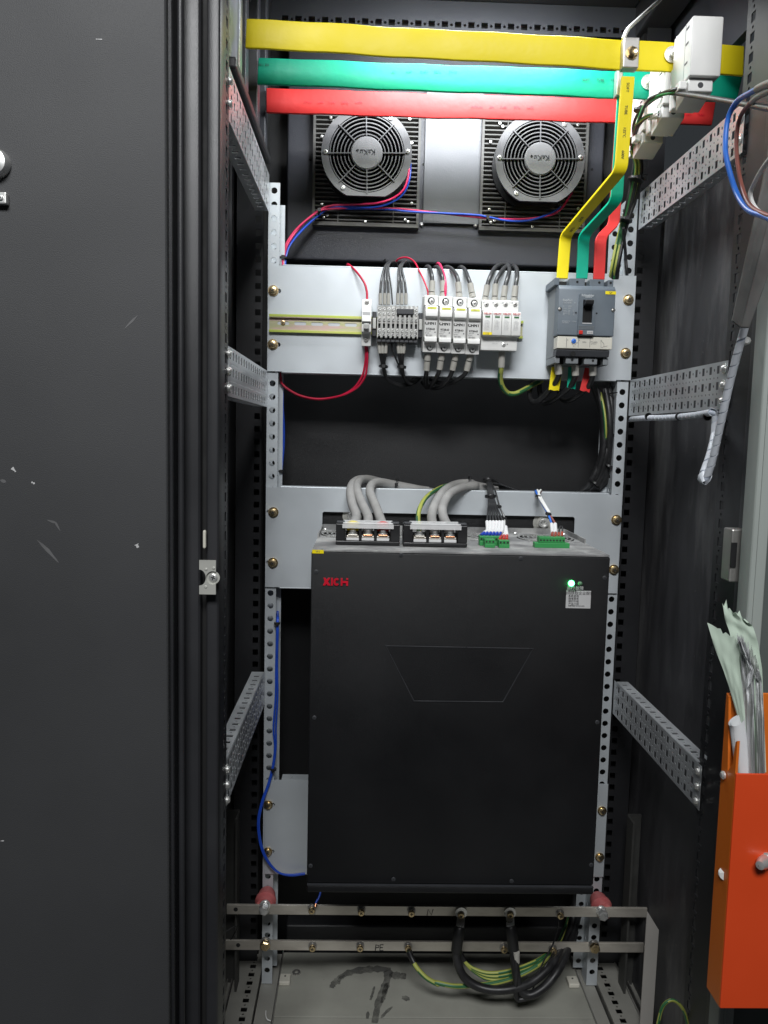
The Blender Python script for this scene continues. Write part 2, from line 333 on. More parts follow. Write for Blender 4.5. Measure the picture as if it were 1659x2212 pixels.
# a pan-head screw with a cross recess, axis -Y (towards the viewer)
def screw_mesh(r, h, n=16, washer=0):
    mb = MB(); pr = []
    if washer: pr += [(washer, 0), (washer, -h*.22), (r, -h*.23)]
    else: pr += [(r, 0)]
    pr += [(r, -h*.65), (r*.85, -h*.92), (r*.55, -h)]
    mb.lathe((0, 0, 0), (0, 1, 0), pr, n); a = r*.5; b2 = r*.11
    cross = [(-a, -b2), (-b2, -b2), (-b2, -a), (b2, -a), (b2, -b2), (a, -b2), (a, b2), (b2, b2), (b2, a), (-b2, a), (-b2, b2), (-a, b2)]
    return mb, cross
SCREWS = {}
def screw(loc, mtl, parent, r=.006, h=.005, washer=0, cross=True, name='screw', rot=.3):
    key = (mtl, r, h, washer)
    if key not in SCREWS:
        mb, cr = screw_mesh(r, h, 16, washer); me = mb.mesh('screw', sharp=40); me.materials.append(MT[mtl])
        c2 = MB().prism(cr, front(-h-.0001), .0003); m2 = c2.mesh('recess'); m2.materials.append(MT['ink_black']); SCREWS[key] = (me, m2)
    me, m2 = SCREWS[key]; o = bpy.data.objects.new(name, me); C.objects.link(o); o.parent = parent; ORG[o.name] = ORG[parent.name]
    o.location = Vector(loc)-ORG[parent.name]; o.rotation_euler = (0, rot, 0)
    if cross and not parent.parent:
        k = bpy.data.objects.new('recess', m2); C.objects.link(k); k.parent = o
    return o
def wire(name, pts, r, mtl, label, cat='wire', group=None, n=8, sub=7, sleeves=(), parent=None):
    o = obj(name, MB().tube(pts, r, n, sub), mtl, parent, sharp=60)
    if parent is None: tag(o, label, cat, group)
    for sl in sleeves: obj(sl[3] if len(sl) > 3 else 'marker_sleeve', MB().tube(sl[0], sl[1], 10, 5), sl[2], o, sharp=50)
    return o
def tie(c, ax, r, label, parent=None):
    """cable tie: a band round a bundle with its locking head"""
    mb = MB(); ax = Vector(ax).normalized(); a = ax.orthogonal().normalized(); c = Vector(c)
    mb.lathe(c-ax*.0018, ax, [(r*.9, 0), (r+.0012, 0), (r+.0012, .0036), (r*.9, .0036)], 14)
    q = c+Vector((0, -r-.002, 0)); mb.box(q.x-.003, q.x+.003, q.y-.002, q.y+.003, q.z-.003, q.z+.003)
    return obj('cable_tie', mb, 'black_plastic', parent) if parent else tag(obj('cable_tie', mb, 'black_plastic'), label, 'cable tie', 'black cable ties')
# ================================================================== the cabinet
cab = thing('electrical_cabinet', (.155, 1.3, 0), 'black steel switchgear cabinet standing open, lit from inside', 'cabinet')
XL, XR, YB, ZF = -.265, .575, 1.662, .035
obj('back_panel', MB().box(XL, XR, YB, YB+.02, -.02, 2.0), 'inverter_paint', cab)  # shade behind the plates is put into this near-black colour
vp = MB().box(-.168, .468, 1.632, YB-.001, 1.497, 1.925)
obj('vent_panel', vp, 'back_paint', cab, bevel=.006, seg=3)
ca, cb_ = at('A', 1337, 1290, 1.626), at('A', 1560, 700, 1.626); cc = aX('B', 30, 900, 1.626)
obj('centre_plate', MB().box(ca.x, cc, 1.6255, 1.6318, aZ('A', 1480, 1322, 1.626), 1.845), 'panel_steel', cab, bevel=.001)
obj('side_panel', MB().box(XL-.02, XL, 1.0, YB, -.02, 2.0), 'side_paint', cab)
zo = at('tr', 1370, 375, X=XR).z
obj('side_panel', MB().box(XR, XR+.015, 1.0, YB, -.02, 1.63), 'side_paint', cab)
obj('side_panel', MB().box(XR, XR+.015, 1.0, YB, zo, 2.0), 'back_paint', cab)
obj('passage_dark', MB().box(.80, .82, 1.0, YB, 1.5, 2.0), 'void_black', cab)  # black sheet standing in for the dark beyond the side opening
obj('roof', MB().box(XL-.02, XR+.02, .95, YB+.02, 2.002, 2.03), 'black_paint', cab)
q = at('tr', 300, 130, Z=1.985)
obj('roof_plate', MB().box(-.21, q.x, 1.1, q.y, 1.985, 2.001), 'black_paint', cab, bevel=.004)
# rear top beam with square and round holes
zb0, zb1 = aZ('A', 900, 165, 1.60), aZ('A', 900, 88, 1.60); zc = aZ('A', 960, 127, 1.60)
hs = []; x = aX('A', 524, 112, 1.60)
while x < .49:
    hs.append(rect(x-.0062, x+.0062, zc-.0055, zc+.0055)); hs.append(circ(x+.0128, zc-.001, .0028, 10)); x += .0256
bm_ = MB(); sheet(bm_, rect(-.20, .51, zb0, zb1), hs, .002, front(1.60))
obj('top_beam', bm_, 'back_paint', cab)
obj('beam_body', MB().box(-.20, .51, 1.622, 1.655, zb0-.004, 1.98), 'void_black', cab)
obj('beam_cover', MB().box(-.20, .51, 1.601, 1.63, zb1, 1.984), 'back_paint', cab)
for xs in (-.225, .535):
    obj('top_side_frame', MB().box(xs-.028, xs+.028, 1.05, 1.62, 1.93, 1.995), 'black_paint', cab, bevel=.004)
for xs in (-1, 1):      # rear corner posts with notched edge
    xa = (-.255, -.205) if xs < 0 else (.52, .565)
    ro = MB(); sheet(ro, rect(xa[0], xa[1], .0, 1.93), [rect((xa[1]-.014 if xs < 0 else xa[0]+.003), (xa[1]-.003 if xs < 0 else xa[0]+.014), z, z+.012) for z in [.1+.025*k for k in range(72)]], .002, front(1.565))
    obj('rear_post', ro, 'black_paint', cab)
    obj('rear_post_core', MB().box(xa[0], xa[1], 1.585, 1.66, 0, 1.93), 'void_black', cab)
# front posts: stepped section with a perforated flange turned inwards
def front_post(side):
    if side < 0:
        P = lambda px, Y: aX('D', px, 1100, Y)
        obj('front_post', MB().box(P(300, 1.0), P(433, 1.0), 1.0, 1.035, -.05, 2.05), 'black_paint', cab, bevel=.006, seg=3)
        obj('seal_groove', MB().box(P(433, 1.01), P(446, 1.01), 1.012, 1.03, -.05, 2.05), 'void_black', cab)
        obj('post_lip', MB().box(P(445, 1.0), P(474, 1.0), .998, 1.033, -.05, 2.05), 'black_paint', cab, bevel=.005, seg=3)
        X = P(473, 1.02); fl = MB(); hs = []
        for k in range(70):
            z = .06+.0262*k; hs.append(rect(1.050, 1.062, z, z+.0125)); hs.append(circ(1.056, z+.0193, .0024, 8))
        sheet(fl, rect(1.0, 1.072, -.05, 2.03), hs, .0018, sideX(X)); obj('perforated_flange', fl, 'black_paint', cab)
    else:
        X = .506; fl = MB(); hs = []
        for k in range(70):
            z = .06+.0262*k; hs.append(rect(1.092, 1.104, z, z+.0125)); hs.append(circ(1.098, z+.0193, .0024, 8))
        sheet(fl, rect(1.03, 1.116, -.05, 2.03), hs, .0018, sideX(X)); obj('perforated_flange', fl, 'black_paint', cab)
        obj('front_post', MB().box(X+.004, XR+.02, .995, 1.05, -.05, 2.05), 'black_paint', cab, bevel=.006, seg=3)
        obj('post_lip', MB().box(X-.001, X+.02, 1.0, 1.045, -.05, 2.05), 'black_paint', cab, bevel=.005, seg=3)
front_post(-1); front_post(1)
for z in (-1, 0, 1):    # three round holes beside the keeper
    a = at('K', 470, 1600+z*137, 1.0); obj('post_hole', MB().cyl((a.x, .9995, a.z), (0, -1, 0), .0048, .0008, 16), 'void_black', cab)
    
# ---- floor of the cabinet
fx0, fx1 = at('G', 525, 655, Z=ZF).x-.004, at('H', 970, 655, Z=ZF).x+.004
yb = 1.60
ysp = at('D', 1000, 2199, Z=ZF).y
fl = thing('floor_plate', (.15, 1.3, 0), 'pale grey steel floor plate with dark smudges at the cabinet bottom', 'floor plate')
obj('rear_plate', MB().box(fx0, fx1, ysp+.0012, yb, ZF-.003, ZF), 'floor_grey', fl, bevel=.0008)
obj('front_plate', MB().box(fx0, fx1, .95, ysp-.0012, ZF-.003, ZF), 'floor_grey', fl, bevel=.0008)
tag(obj('cabinet_underside', MB().box(XL-.3, XR+.3, .5, 1.7, -.06, -.04), 'void_black'), 'dark floor beneath the cabinet base frame', None, None, 'structure')
def stroke(fr, pts, wd):
    P = [at(fr, a, b, Z=ZF+.0006) for a, b in pts]; mb = MB(); q = []
    PP = [P[0]*2-P[1]]+P+[P[-1]*2-P[-2]]
    for i in range(1, len(PP)-2):
        for k in range(6):
            t = k/6; a, b2, c2, d2 = PP[i-1:i+3]; q.append(.5*((2*b2)+(c2-a)*t+(2*a-5*b2+4*c2-d2)*t*t+(3*b2-a-3*c2+d2)*t**3))
    q.append(P[-1]); vs = []
    for i, p_ in enumerate(q):
        T = (q[min(i+1, len(q)-1)]-q[max(0, i-1)]).normalized(); N = Vector((-T.y, T.x, 0)); h = wd*(.35+.65*math.sin(math.pi*min(1, .12+.8*i/len(q))))*(1+.3*random.uniform(-1, 1)); vs += [p_+N*h, p_-N*h]
    mb.add(vs, [(2*i, 2*i+1, 2*i+3, 2*i+2) for i in range(len(q)-1)]); return obj('smudge', mb, 'smudge', fl)
stroke('G', [(840, 915), (870, 870), (950, 815), (1060, 790), (1200, 785), (1235, 810), (1215, 900), (1170, 1010), (1140, 1160)], .0095)
stroke('G', [(890, 890), (900, 850), (930, 825)], .004); stroke('G', [(1245, 820), (1300, 830), (1360, 835)], .010)
stroke('G', [(1140, 905), (1125, 960), (1112, 1000)], .003); stroke('G', [(1265, 1045), (1220, 1085), (1185, 1125)], .003)
stroke('G', [(1370, 975), (1345, 1000)], .009); stroke('G', [(1095, 1080), (1090, 1130)], .003); stroke('G', [(1225, 880), (1205, 970), (1190, 1020)], .005)
a = at('G', 597, 810, Z=ZF+.0005); wsh = MB(); sheet(wsh, circ(0, 0, .0085, 20), [circ(0, 0, .004, 14)], .0018, frame(a, (1, 0, 0), (0, 1, 0)))
tag(obj('washer', wsh, 'dull_steel'), 'loose steel washer lying on the cabinet floor', 'washer')
# clips along the floor plate edges
for fr, x, y, s in (('G', 517, 868, 1), ('H', 997, 835, -1)):
    a = at(fr, x, y, Z=ZF+.003); k = thing('plate_clip', (a.x, a.y, ZF), 'small pale plastic clip at the %s edge of the cabinet floor plate' % ('left' if s > 0 else 'right'), 'clip', 'floor plate clips')
    obj('clip_body', MB().box(a.x-.011, a.x+.011, a.y-.012, a.y+.014, ZF+.001, ZF+.010), 'cream_plastic', k, bevel=.002); obj('clip_hole', MB().cyl((a.x, a.y+.005, ZF+.0102), (0, 0, 1), .002, .0004, 10), 'ink_black', k)
# base frame rails left and right of the floor plate
def base_side(s):
    o = thing('base_rail', ((-.2 if s < 0 else .5), 1.3, 0), 'grey base frame rail with square holes on the %s of the cabinet floor' % ('left' if s < 0 else 'right'), 'frame rail', 'base frame rails')
    if s < 0: e0, e1, h_, e2, e3 = [at('G', a, b, Z=ZF).x for a, b in ((505, 700), (335, 900), (250, 1000), (215, 650), (120, 1000))]
    else: e0, e1, h_, e2, e3 = [at('H', a, b, Z=ZF).x for a, b in ((985, 690), (1160, 860), (1265, 960), (1265, 690), (1400, 960))]
    lo, hi = (lambda a, b: (min(a, b), max(a, b)))(e0, e1)
    obj('channel', MB().box(lo+.003, hi-.004, .95, 1.60, ZF-.022, ZF-.004), 'base_grey', o)
    obj('channel_lip', MB().box(e0-.0015 if s < 0 else e0, e0 if s < 0 else e0+.0015, .95, 1.6, ZF-.02, ZF+.006), 'dull_steel', o)
    a, b = (e2, e1) if s < 0 else (e1, e2)
    sh = MB(); hs = []
    for k in range(26):
        y = .97+.0248*k; hs.append(rect(h_-.006, h_+.006, y, y+.0125)); hs.append(circ(h_, y+.0187, .0026, 8))
    sheet(sh, rect(a, b, .95, 1.62), hs, .002, flatZ(ZF+.004)); obj('perforated_strip', sh, 'base_grey', o)
    obj('strip_web', MB().box((e1-.002 if s < 0 else e1), (e1 if s < 0 else e1+.002), .95, 1.6, ZF-.03, ZF+.0035), 'dull_steel', o)
    a, b = ((XL, e2-.006) if s < 0 else (e2+.006, XR))
    obj('outer_channel', MB().box(a, b, .95, 1.60, ZF-.02, ZF+.0), 'base_grey', o)
    for d in (0, .004): obj('rib', MB().box(e2-.003-.009*d/.004*(1 if s < 0 else -1)-.001, e2-.003-.009*d/.004*(1 if s < 0 else -1)+.001, .95, 1.6, ZF-.01, ZF+.008), 'dull_steel', o)
    if s > 0:
        for k in range(3):
            y = 1.33+.075*k; mb = MB(); mb.prism(slot(y, y+.055, .545, .005), frame((0, 0, ZF+.0008), (0, 1, 0), (-1, 0, 0)), .0006)
            mb.v = [Vector((-v_.x if False else v_.x, v_.y, v_.z)) for v_ in mb.v]
            mb2 = MB().box(.538, .549, y, y+.055, ZF+.0008, ZF+.0014); obj('slot', mb2, 'void_black', o, bevel=.0002)
    return o
base_side(-1); base_side(1)
# rear base sill behind the earth bars
obj('rear_sill', MB().box(-.15, .5, 1.61, 1.655, ZF-.02, ZF+.055), 'black_paint', cab, bevel=.006, seg=3)
# grey corner posts behind the lower bar ends
for xa, xb in ((-.262, -.235), (.545, .572)):
    pst = thing('lower_corner_post', ((xa+xb)/2, 1.5, 0), 'grey folded steel post in the lower %s corner of the cabinet' % ('left' if xa < 0 else 'right'), 'post', 'lower corner posts')
    obj('web', MB().box(xa, xb, 1.505, 1.51, ZF, .40), 'dark_post', pst); e = xb if xa < 0 else xa
    obj('flange', MB().box(e-.002, e+.002, 1.47, 1.504, ZF, .40), 'dark_post', pst)
# pale cut sheet standing in front of the bar ends
a, b, c_, d_ = at('H', 1485, 360, 1.36), at('H', 1561, 485, 1.36), at('H', 1525, 1100, 1.36), at('H', 1440, 1100, 1.36)
mb = MB().prism([(a.x, a.z), (b.x, b.z), (b.x-.001, ZF), (a.x-.001, ZF)][::-1], front(1.36), -.0025)
tag(obj('cut_sheet', mb, 'cream_sheet'), 'pale upright steel strip with a slanted top beside the earth bar ends', 'steel strip')

# ================================================================== neighbouring closed door on the left
dr = thing('closed_door', (-.6, .955, 0), 'closed dark grey door of the neighbouring cabinet, scratched, filling the left side', 'door')
ex = aX('D', 362, 1100, .955)
obj('leaf', MB().box(-1.4, ex, .955, .975, -.1, 2.3), 'door_paint', dr, bevel=.004, seg=3)
obj('edge_fold', MB().box(ex-.006, ex+.004, .966, .992, -.1, 2.3), 'black_paint', dr, bevel=.003, seg=2)
obj('edge_bead', MB().tube([(ex+.0105, .981, -.1), (ex+.0105, .981, 2.3)], .004, 12, 1), 'black_paint', dr)
a = at('D', -6, 355, .955); lk = obj('lock', MB().lathe((a.x, .955, a.z), (0, -1, 0), [(.016, 0), (.0165, .004), (.014, .012), (.006, .014)], 28), 'steel', dr)
a0, a1 = at('M', 0, 1092, .955), at('M', 54, 1160, .955)
obj('latch_plate', MB().box(a1.x-.06, a1.x, .946, .9545, a1.z, a0.z), 'steel', dr, bevel=.0015); screw((a1.x-.006, .946, (a0.z+a1.z)/2), 'steel', dr, .003, .002)
for fr, pts, wd in (('M', [(540, 220), (575, 221)], .0016), ('N', [(478, 530), (484, 542)], .0045), ('N', [(42, 262), (55, 276)], .003), ('N', [(110, 312), (122, 318)], .0022), ('N', [(2, 1570), (14, 1569)], .0012)):
    (x0, y0), (x1, y1) = pts; p0, p1 = at(fr, x0, y0, .9546), at(fr, x1, y1, .9546)
    T = (p1-p0).normalized(); N_ = Vector((-T.z, 0, T.x)); mb = MB(); vs = []
    for k in range(7):
        t = k/6; h = wd*.5*(.4+random.random()); vs += [p0.lerp(p1, t)+N_*h, p0.lerp(p1, t)-N_*h]
    mb.add(vs, [(2*i, 2*i+1, 2*i+3, 2*i+2) for i in range(6)]); obj('paint_chip', mb, 'label_grey', dr)
for fr, pts, wd in (('N', [(130, 515), (168, 552), (205, 594)], .0042), ('N', [(165, 445), (195, 455), (212, 485)], .0030), ('N', [(0, 305), (22, 312)], .004), ('M', [(700, 1850), (775, 1775)], .0025)):
    P_ = [at(fr, x, y, .9547) for x, y in pts]; vs = []
    for i in range(9):
        t = i/8*(len(P_)-1); k = min(int(t), len(P_)-2); q = P_[k].lerp(P_[k+1], t-k); T = (P_[k+1]-P_[k]).normalized(); N_ = Vector((-T.z, 0, T.x)); h = wd*.5*math.sin(math.pi*(i+.4)/8.8)*(.7+.5*random.random()); vs += [q+N_*h, q-N_*h]
    obj('scuff', MB().add(vs, [(2*i, 2*i+1, 2*i+3, 2*i+2) for i in range(8)]), 'scuff', dr)
# latch keeper on the front post
ka, kb = at('K', 356, 1757, .985), at('K', 486, 2027, .985); kp = thing('latch_keeper', ((ka.x+kb.x)/2, .985, kb.z), 'pale metal latch keeper with a half-round notch on the left front post', 'latch keeper')
zm = aZ('K', 400, 1895, .985); rr = abs(aX('K', 408, 1895, .985)-ka.x); out = [(ka.x, kb.z), (kb.x, kb.z), (kb.x, ka.z), (ka.x, ka.z)]
n_ = [(ka.x+rr*math.cos(t)*1.0, zm+rr*1.25*math.sin(t)) for t in [math.pi/2-math.pi*k/14 for k in range(15)]]
mb = MB(); sheet(mb, out+n_, [circ(aX('K', 462, 1893, .985), zm, .0085, 18)], .0025, front(.985)); obj('plate', mb, 'keeper_cream', kp)
obj('dish', MB().lathe((aX('K', 462, 1893, .985), .9875, zm), (0, 1, 0), [(.0086, -.0025), (.0065, .0), (.0001, .001)], 18), 'keeper_cream', kp)
screw((aX('K', 464, 1893, .985), .9865, zm), 'steel', kp, .0055, .0035)
for dx, dy in ((410, 1830), (470, 1820), (408, 1968)): a = at('K', dx, dy, .985); obj('dimple', MB().lathe((a.x, .9825, a.z), (0, -1, 0), [(.0022, 0), (.0012, .0008)], 12), 'keeper_cream', kp)
a0, a1 = at('K', 382, 1522, .992), at('K', 407, 1668, .992); tag(obj('foam_strip', MB().box(a0.x, a1.x, .990, .996, a1.z, a0.z), 'cream_plastic', bevel=.002), 'short cream strip above the latch keeper', 'strip')

# ================================================================== open door at the right edge
od = thing('open_door', (.60, .95, 0), 'swung-open cabinet door with edge light painted in pale grey at the right border', 'door')
TH = RAD(-14); hx, hy = aX('D', 1604, 1100, .99), .99
def dp(s, t): return (hx+s*math.cos(TH)-t*math.sin(TH)*0, hy+s*math.sin(TH)+t)
def dbox(mb, s0, s1, t0, t1, z0, z1):
    vs = []
    for z in (z0, z1):
        for s_, t_ in ((s0, t0), (s1, t0), (s1, t1), (s0, t1)): x_, y_ = dp(s_, t_); vs.append((x_, y_, z))
    return mb.add(vs, [(0, 3, 2, 1), (4, 5, 6, 7), (0, 1, 5, 4), (1, 2, 6, 5), (2, 3, 7, 6), (3, 0, 4, 7)])
obj('edge_frame', dbox(MB(), 0, .019, -.03, .0, -.05, 2.1), 'door_edge_lit', od, bevel=.003, seg=3)
obj('edge_rib', dbox(MB(), .006, .0085, -.0315, -.0302, -.05, 2.1), 'door_edge_lit', od)
obj('leaf', dbox(MB(), .0195, .5, -.012, .0, -.05, 2.1), 'door_inner', od)
a0, a1 = at('rs', 345, 1510, 1.01), at('rs', 420, 1925, 1.01); hg = obj('hinge', MB().box(a0.x, a1.x+.004, 1.0, 1.025, a1.z, a0.z), 'dull_steel', od, bevel=.002)
b0, b1 = at('rs', 365, 1620, 1.0), at('rs', 395, 1815, 1.0); obj('hinge_recess', MB().box(b0.x, b1.x, .998, 1.0, b1.z, b0.z), 'black_plastic', hg)
b0 = at('rs', 525, 25, .97); obj('door_bolt', MB().lathe((b0.x, .985, b0.z), (-.3, -1, 0), [(.005, 0), (.005, .008), (.003, .01)], 8), 'steel', od)
# ================================================================== uprights
def upright(s):
    if s < 0: x0, x1, zt = -.1875, -.1665, 1.607
    else: x0, x1, zt = .4775, .4992, 1.598
    o = thing('upright_rail', ((x0+x1)/2, 1.52, ZF), 'zinc-plated upright channel with round holes on the %s side of the cabinet' % ('left' if s < 0 else 'right'), 'upright rail', 'upright perforated channels')
    zs = [.062+.0251*k for k in range(62) if .062+.0251*k < zt-.006]; xc = (x0+x1)/2
    mb = MB(); sheet(mb, rect(x0, x1, ZF-.002, zt), [circ(xc-.001*s*0, z, .0058, 14) for z in zs], .0018, front(1.507)); obj('front_flange', mb, 'zinc', o)
    xw = x0
    mb = MB(); sheet(mb, rect(1.5072, 1.5398, ZF-.002, zt-.002), [circ(1.523, z+.0125, .0045, 10) for z in zs if z+.02 < zt], .0018, sideX(xw)); obj('web', mb, 'zinc', o)
    r0_, r1_ = (x0, x1+.006) if s < 0 else (x0-.019, x0+.003)
    xq = xc+.002 if s < 0 else (r0_+r1_)/2
    mb = MB(); sheet(mb, rect(r0_, r1_, ZF+.012, zt-.03), [circ(xq, z, .0054, 12) for z in zs if .06 < z < zt-.045], .0018, front(1.5418)); obj('rear_flange', mb, 'zinc', o)
upright(-1); upright(1)

# ================================================================== perforated side bars
def bar_mesh(s, flange, rows3=True, H=.067):
    """face in the plane X=0, Y from 0 (front) to Ln; flange outward (+X*s) at top (1) or bottom (-1)"""
    mb = MB(); hs = []
    n = 15 if s > 0 else 16; Ln = .405 if s > 0 else .438
    for k in range(n):
        y = .030+k*.0248
        for zc in (.0105, .0335, .0565): hs.append(rect(y-.0044, y+.0044, zc-.0056, zc+.0056)); hs.append(circ(y+.0124, zc, .0023, 8))
        for zc in (.022, .045): hs.append(circ(y, zc, .0018, 8)); hs.append(circ(y+.0124, zc, .0018, 8))
    sheet(mb, rect(0, Ln, 0, H), hs, .0005, sideX(-.00025)); face = mb
    f2 = MB(); hs = [rect(.030+k*.0248-.004, .030+k*.0248+.004, .006, .016) for k in range(n)]+[circ(.0424+k*.0248, .011, .002, 8) for k in range(n-1)]
    M = frame((0, 0, H-.0016 if flange > 0 else 0), (0, 1, 0), (s, 0, 0)); sheet(f2, rect(.018, Ln-.008, .001, .024), hs, .0016 if s < 0 else -.0016, M)
    if s > 0:
        for v_ in f2.v: v_.z = v_.z if True else 0
    return face.mesh('bar_face'), f2.mesh('bar_flange')
BARS = {}
def side_bar(s, flange, X, y0, z0, nscrew, label, tilt=0):
    k = (s, flange)
    if k not in BARS:
        BARS[k] = bar_mesh(s, flange)
        for m_ in BARS[k]: m_.materials.append(MT['zinc_bar'])
    o = thing('side_bar', (X, y0, z0), label, 'perforated bar', 'perforated side bars'); ORG[o.name] = Vector((0, 0, 0))
    link('face', BARS[k][0], None, o); link('flange', BARS[k][1], None, o)
    o.rotation_euler = (tilt, 0, 0)
    for i in range(nscrew):
        z = [.056, .0335, .011][i] if nscrew == 3 else [.048, .020][i]
        sm = MB().lathe((0, 0, 0), (-s, 0, 0), [(.0075, 0), (.0075, .001), (.0048, .0012), (.0048, .003), (.003, .0048)], 16)
        sc_ = obj('screw', sm, 'steel', o); sc_.location = (-s*.001, .009, z)
    return o
side_bar(-1, -1, -.1865, 1.064, 1.553, 2, 'perforated galvanised side bar, uppermost on the left cabinet wall')
side_bar(-1, -1, -.1865, 1.064, 1.197, 3, 'perforated galvanised side bar halfway up the left cabinet wall')
side_bar(-1, 1, -.1865, 1.064, .620, 3, 'perforated galvanised side bar, lowest on the left cabinet wall')
q0, q1 = at('tr', 1455, 900, X=.5), at('tr', 1420, 1440, X=.5)
side_bar(1, -1, .501, 1.095, 1.541, 2, 'perforated galvanised side bar, uppermost on the right, below the busbar ends')
side_bar(1, -1, .501, 1.095, 1.197, 3, 'perforated galvanised side bar halfway up the right wall carrying the wrapped cable')
side_bar(1, 1, .501, 1.095, .612, 3, 'perforated galvanised side bar, lowest on the right cabinet wall')

# ================================================================== mounting plates
def cross_plate(name, label, x0, x1, z0, z1, fx0, fx1, holes, notches, scr):
    o = thing(name, ((x0+x1)/2, 1.5, z0), label, 'mounting plate', 'zinc mounting plates')
    out = [(x0, z0), (x1, z0), (x1, z1), (x0, z1)]
    mb = MB(); hh = list(holes)+[slot(a, b, z, .0042) for a, b, z in notches]
    sheet(mb, out, hh, .002, front(1.502)); obj('face', mb, 'zinc', o)
    obj('top_flange', MB().box(fx0, fx1, 1.500, 1.530, z1-.0005, z1+.0025), 'zinc', o, bevel=.0012)
    obj('bottom_flange', MB().box(fx0, fx1, 1.500, 1.530, z0-.0025, z0+.0005), 'zinc', o, bevel=.0012)
    for x, z in scr: screw((x, 1.4998, z), 'brass', o, .0074, .0085, washer=.0100, rot=random.uniform(0, 1.5))
    return o
p1 = cross_plate('mounting_plate', 'zinc-plated mounting plate carrying the breaker row, below the fans', -.186, .5015, 1.264, 1.4575, -.160, .474,
    [circ(aX('mc', 148, 425, 1.5), aZ('mc', 148, 425, 1.5), .004, 12)], [(-.178, -.162, 1.4115), (-.178, -.162, 1.3133), (.485, .4995, 1.413), (.485, .4995, 1.3143)],
    [(-.1765, 1.4115), (-.1765, 1.3133), (.4885, 1.413), (.4885, 1.3143)])
ct = .9985
p2 = cross_plate('mounting_plate', 'zinc-plated mounting plate with a long cut-out, behind the black drive unit', -.187, .4965, .853, 1.0455, -.160, .472,
    [rrect(-.079, .407, .905, 1.001, .004)], [(-.186, -.172, .998), (-.186, -.172, .9005), (.481, .4945, .997), (.481, .4945, .900)],
    [(-.1725, .998), (-.1725, .9005), (.4875, .997), (.4875, .900)])
# lower brackets that hold the bottom of the drive
for s in (-1, 1):
    xa, xb = (-.183, -.06) if s < 0 else (.37, .4995)
    o = thing('lower_bracket', ((xa+xb)/2, 1.5, .271), 'zinc-plated bracket plate behind the drive unit at lower %s' % ('left' if s < 0 else 'right'), 'bracket', 'lower drive brackets')
    mb = MB(); sheet(mb, rect(xa, xb, .271, .466), [slot(-.179, -.164, .4155, .004), slot(-.179, -.164, .318, .004)] if s < 0 else [slot(.484, .497, .411, .004), slot(.484, .497, .3135, .004)], .002, front(1.502)); obj('face', mb, 'zinc', o)
    xf = aX('L', 692, 880, 1.5)
    if s < 0:
        mb = MB(); sheet(mb, rect(xf, -.06, 1.5, 1.524), [circ(aX('L', 745, 875, 1.5), 1.512, .003, 10)], .002, flatZ(.466)); obj('top_flange', mb, 'zinc', o)
    for z in ((.4155, .318) if s < 0 else (.411, .3135)): screw((-.177 if s < 0 else .4895, 1.4998, z), 'brass', o, .0068, .008, washer=.0092, rot=random.uniform(0, 1.5))
# ================================================================== busbars
YBUS = (1.290, 1.385, 1.480)
def busbar(i, name, col, mtl, pts, right):
    # pts: left-top, left-bottom, right-top, right-bottom corners of the front face
    Y = YBUS[i]; lt, lb, rtp, rb = [at(f, x, y, Y) for f, x, y in pts]
    o = thing(name, (lt.x, Y, min(lb.z, rb.z)), 'horizontal %s-sleeved busbar, %s' % (col, right), 'busbar', 'horizontal phase busbars')
    mb = MB(); th = .006; n = 24; vs = []; fs = []
    for k in range(n+1):
        t = k/n; a = lt.lerp(rtp, t); b = lb.lerp(rb, t); wz = .0006*math.sin(k*1.7+i)+.0005*math.sin(k*.6); wy = .0005*math.sin(k*1.1+2*i)
        vs += [(a.x, Y+wy, a.z+wz), (a.x, Y+th+wy, a.z+wz), (b.x, Y+th+wy, b.z+wz), (b.x, Y+wy, b.z+wz)]
    for k in range(n):
        for j in range(4): fs.append((4*k+j, 4*k+(j+1) % 4, 4*k+4+(j+1) % 4, 4*k+4+j))
    fs.append((3, 2, 1, 0)); fs.append((4*n, 4*n+1, 4*n+2, 4*n+3)); mb.add(vs, fs)
    obj('sleeve', mb, mtl, o, bevel=.0018, seg=3, sharp=50)
    return o, lt, rtp, lb, rb
by, ylt, yrt, ylb, yrb = busbar(0, 'busbar', 'yellow', 'bus_yellow', [('A', 295, 108), ('A', 287, 281), ('B', 1526, 262), ('B', 1520, 432)], 'uppermost and nearest the front')
bgn, glt, grt, glb, grb = busbar(1, 'busbar', 'green', 'bus_green', [('A', 365, 341), ('A', 358, 497), ('B', 1516, 428), ('B', 1480, 584)], 'in the middle of the three')
brd, rlt, rrt, rlb, rrb = busbar(2, 'busbar', 'red', 'bus_red', [('A', 412, 520), ('A', 412, 666), ('B', 1362, 580), ('B', 1340, 714)], 'lowest, just above the fans')
def print_on(o, s, fr, x, y, Y, size, ink='ink_grey', rot=math.pi):
    a = at(fr, x, y, Y); sl = 0
    text(s, size, tfront(a.x, Y-.0011, a.z, rot), 'print', ink, o, .0001)
for x, s in ((660, '2016.S'), (735, '600V'), (803, '105°C'), (880, 'TUBE'), (958, 'SOFT')): print_on(brd, s, 'A', x, 605, YBUS[2], .0052, 'logo_red')
for x, s in ((1640, '2016'),): print_on(brd, s, 'A', x, 632, YBUS[2], .0052, 'logo_red')
for x, s in ((15, '2016'), (82, '600'), (152, '105°C'), (228, 'TUBE'), (302, 'SOFT')): print_on(brd, s, 'B', x, 613, YBUS[2], .0052, 'logo_red')
for x, s in ((1165, '150°'), (1255, '600V'), (1345, '125°C'), (1425, 'TUBE'), (1515, '2016.S')): print_on(bgn, s, 'A', x, 425, YBUS[1], .0052, 'bus_green')
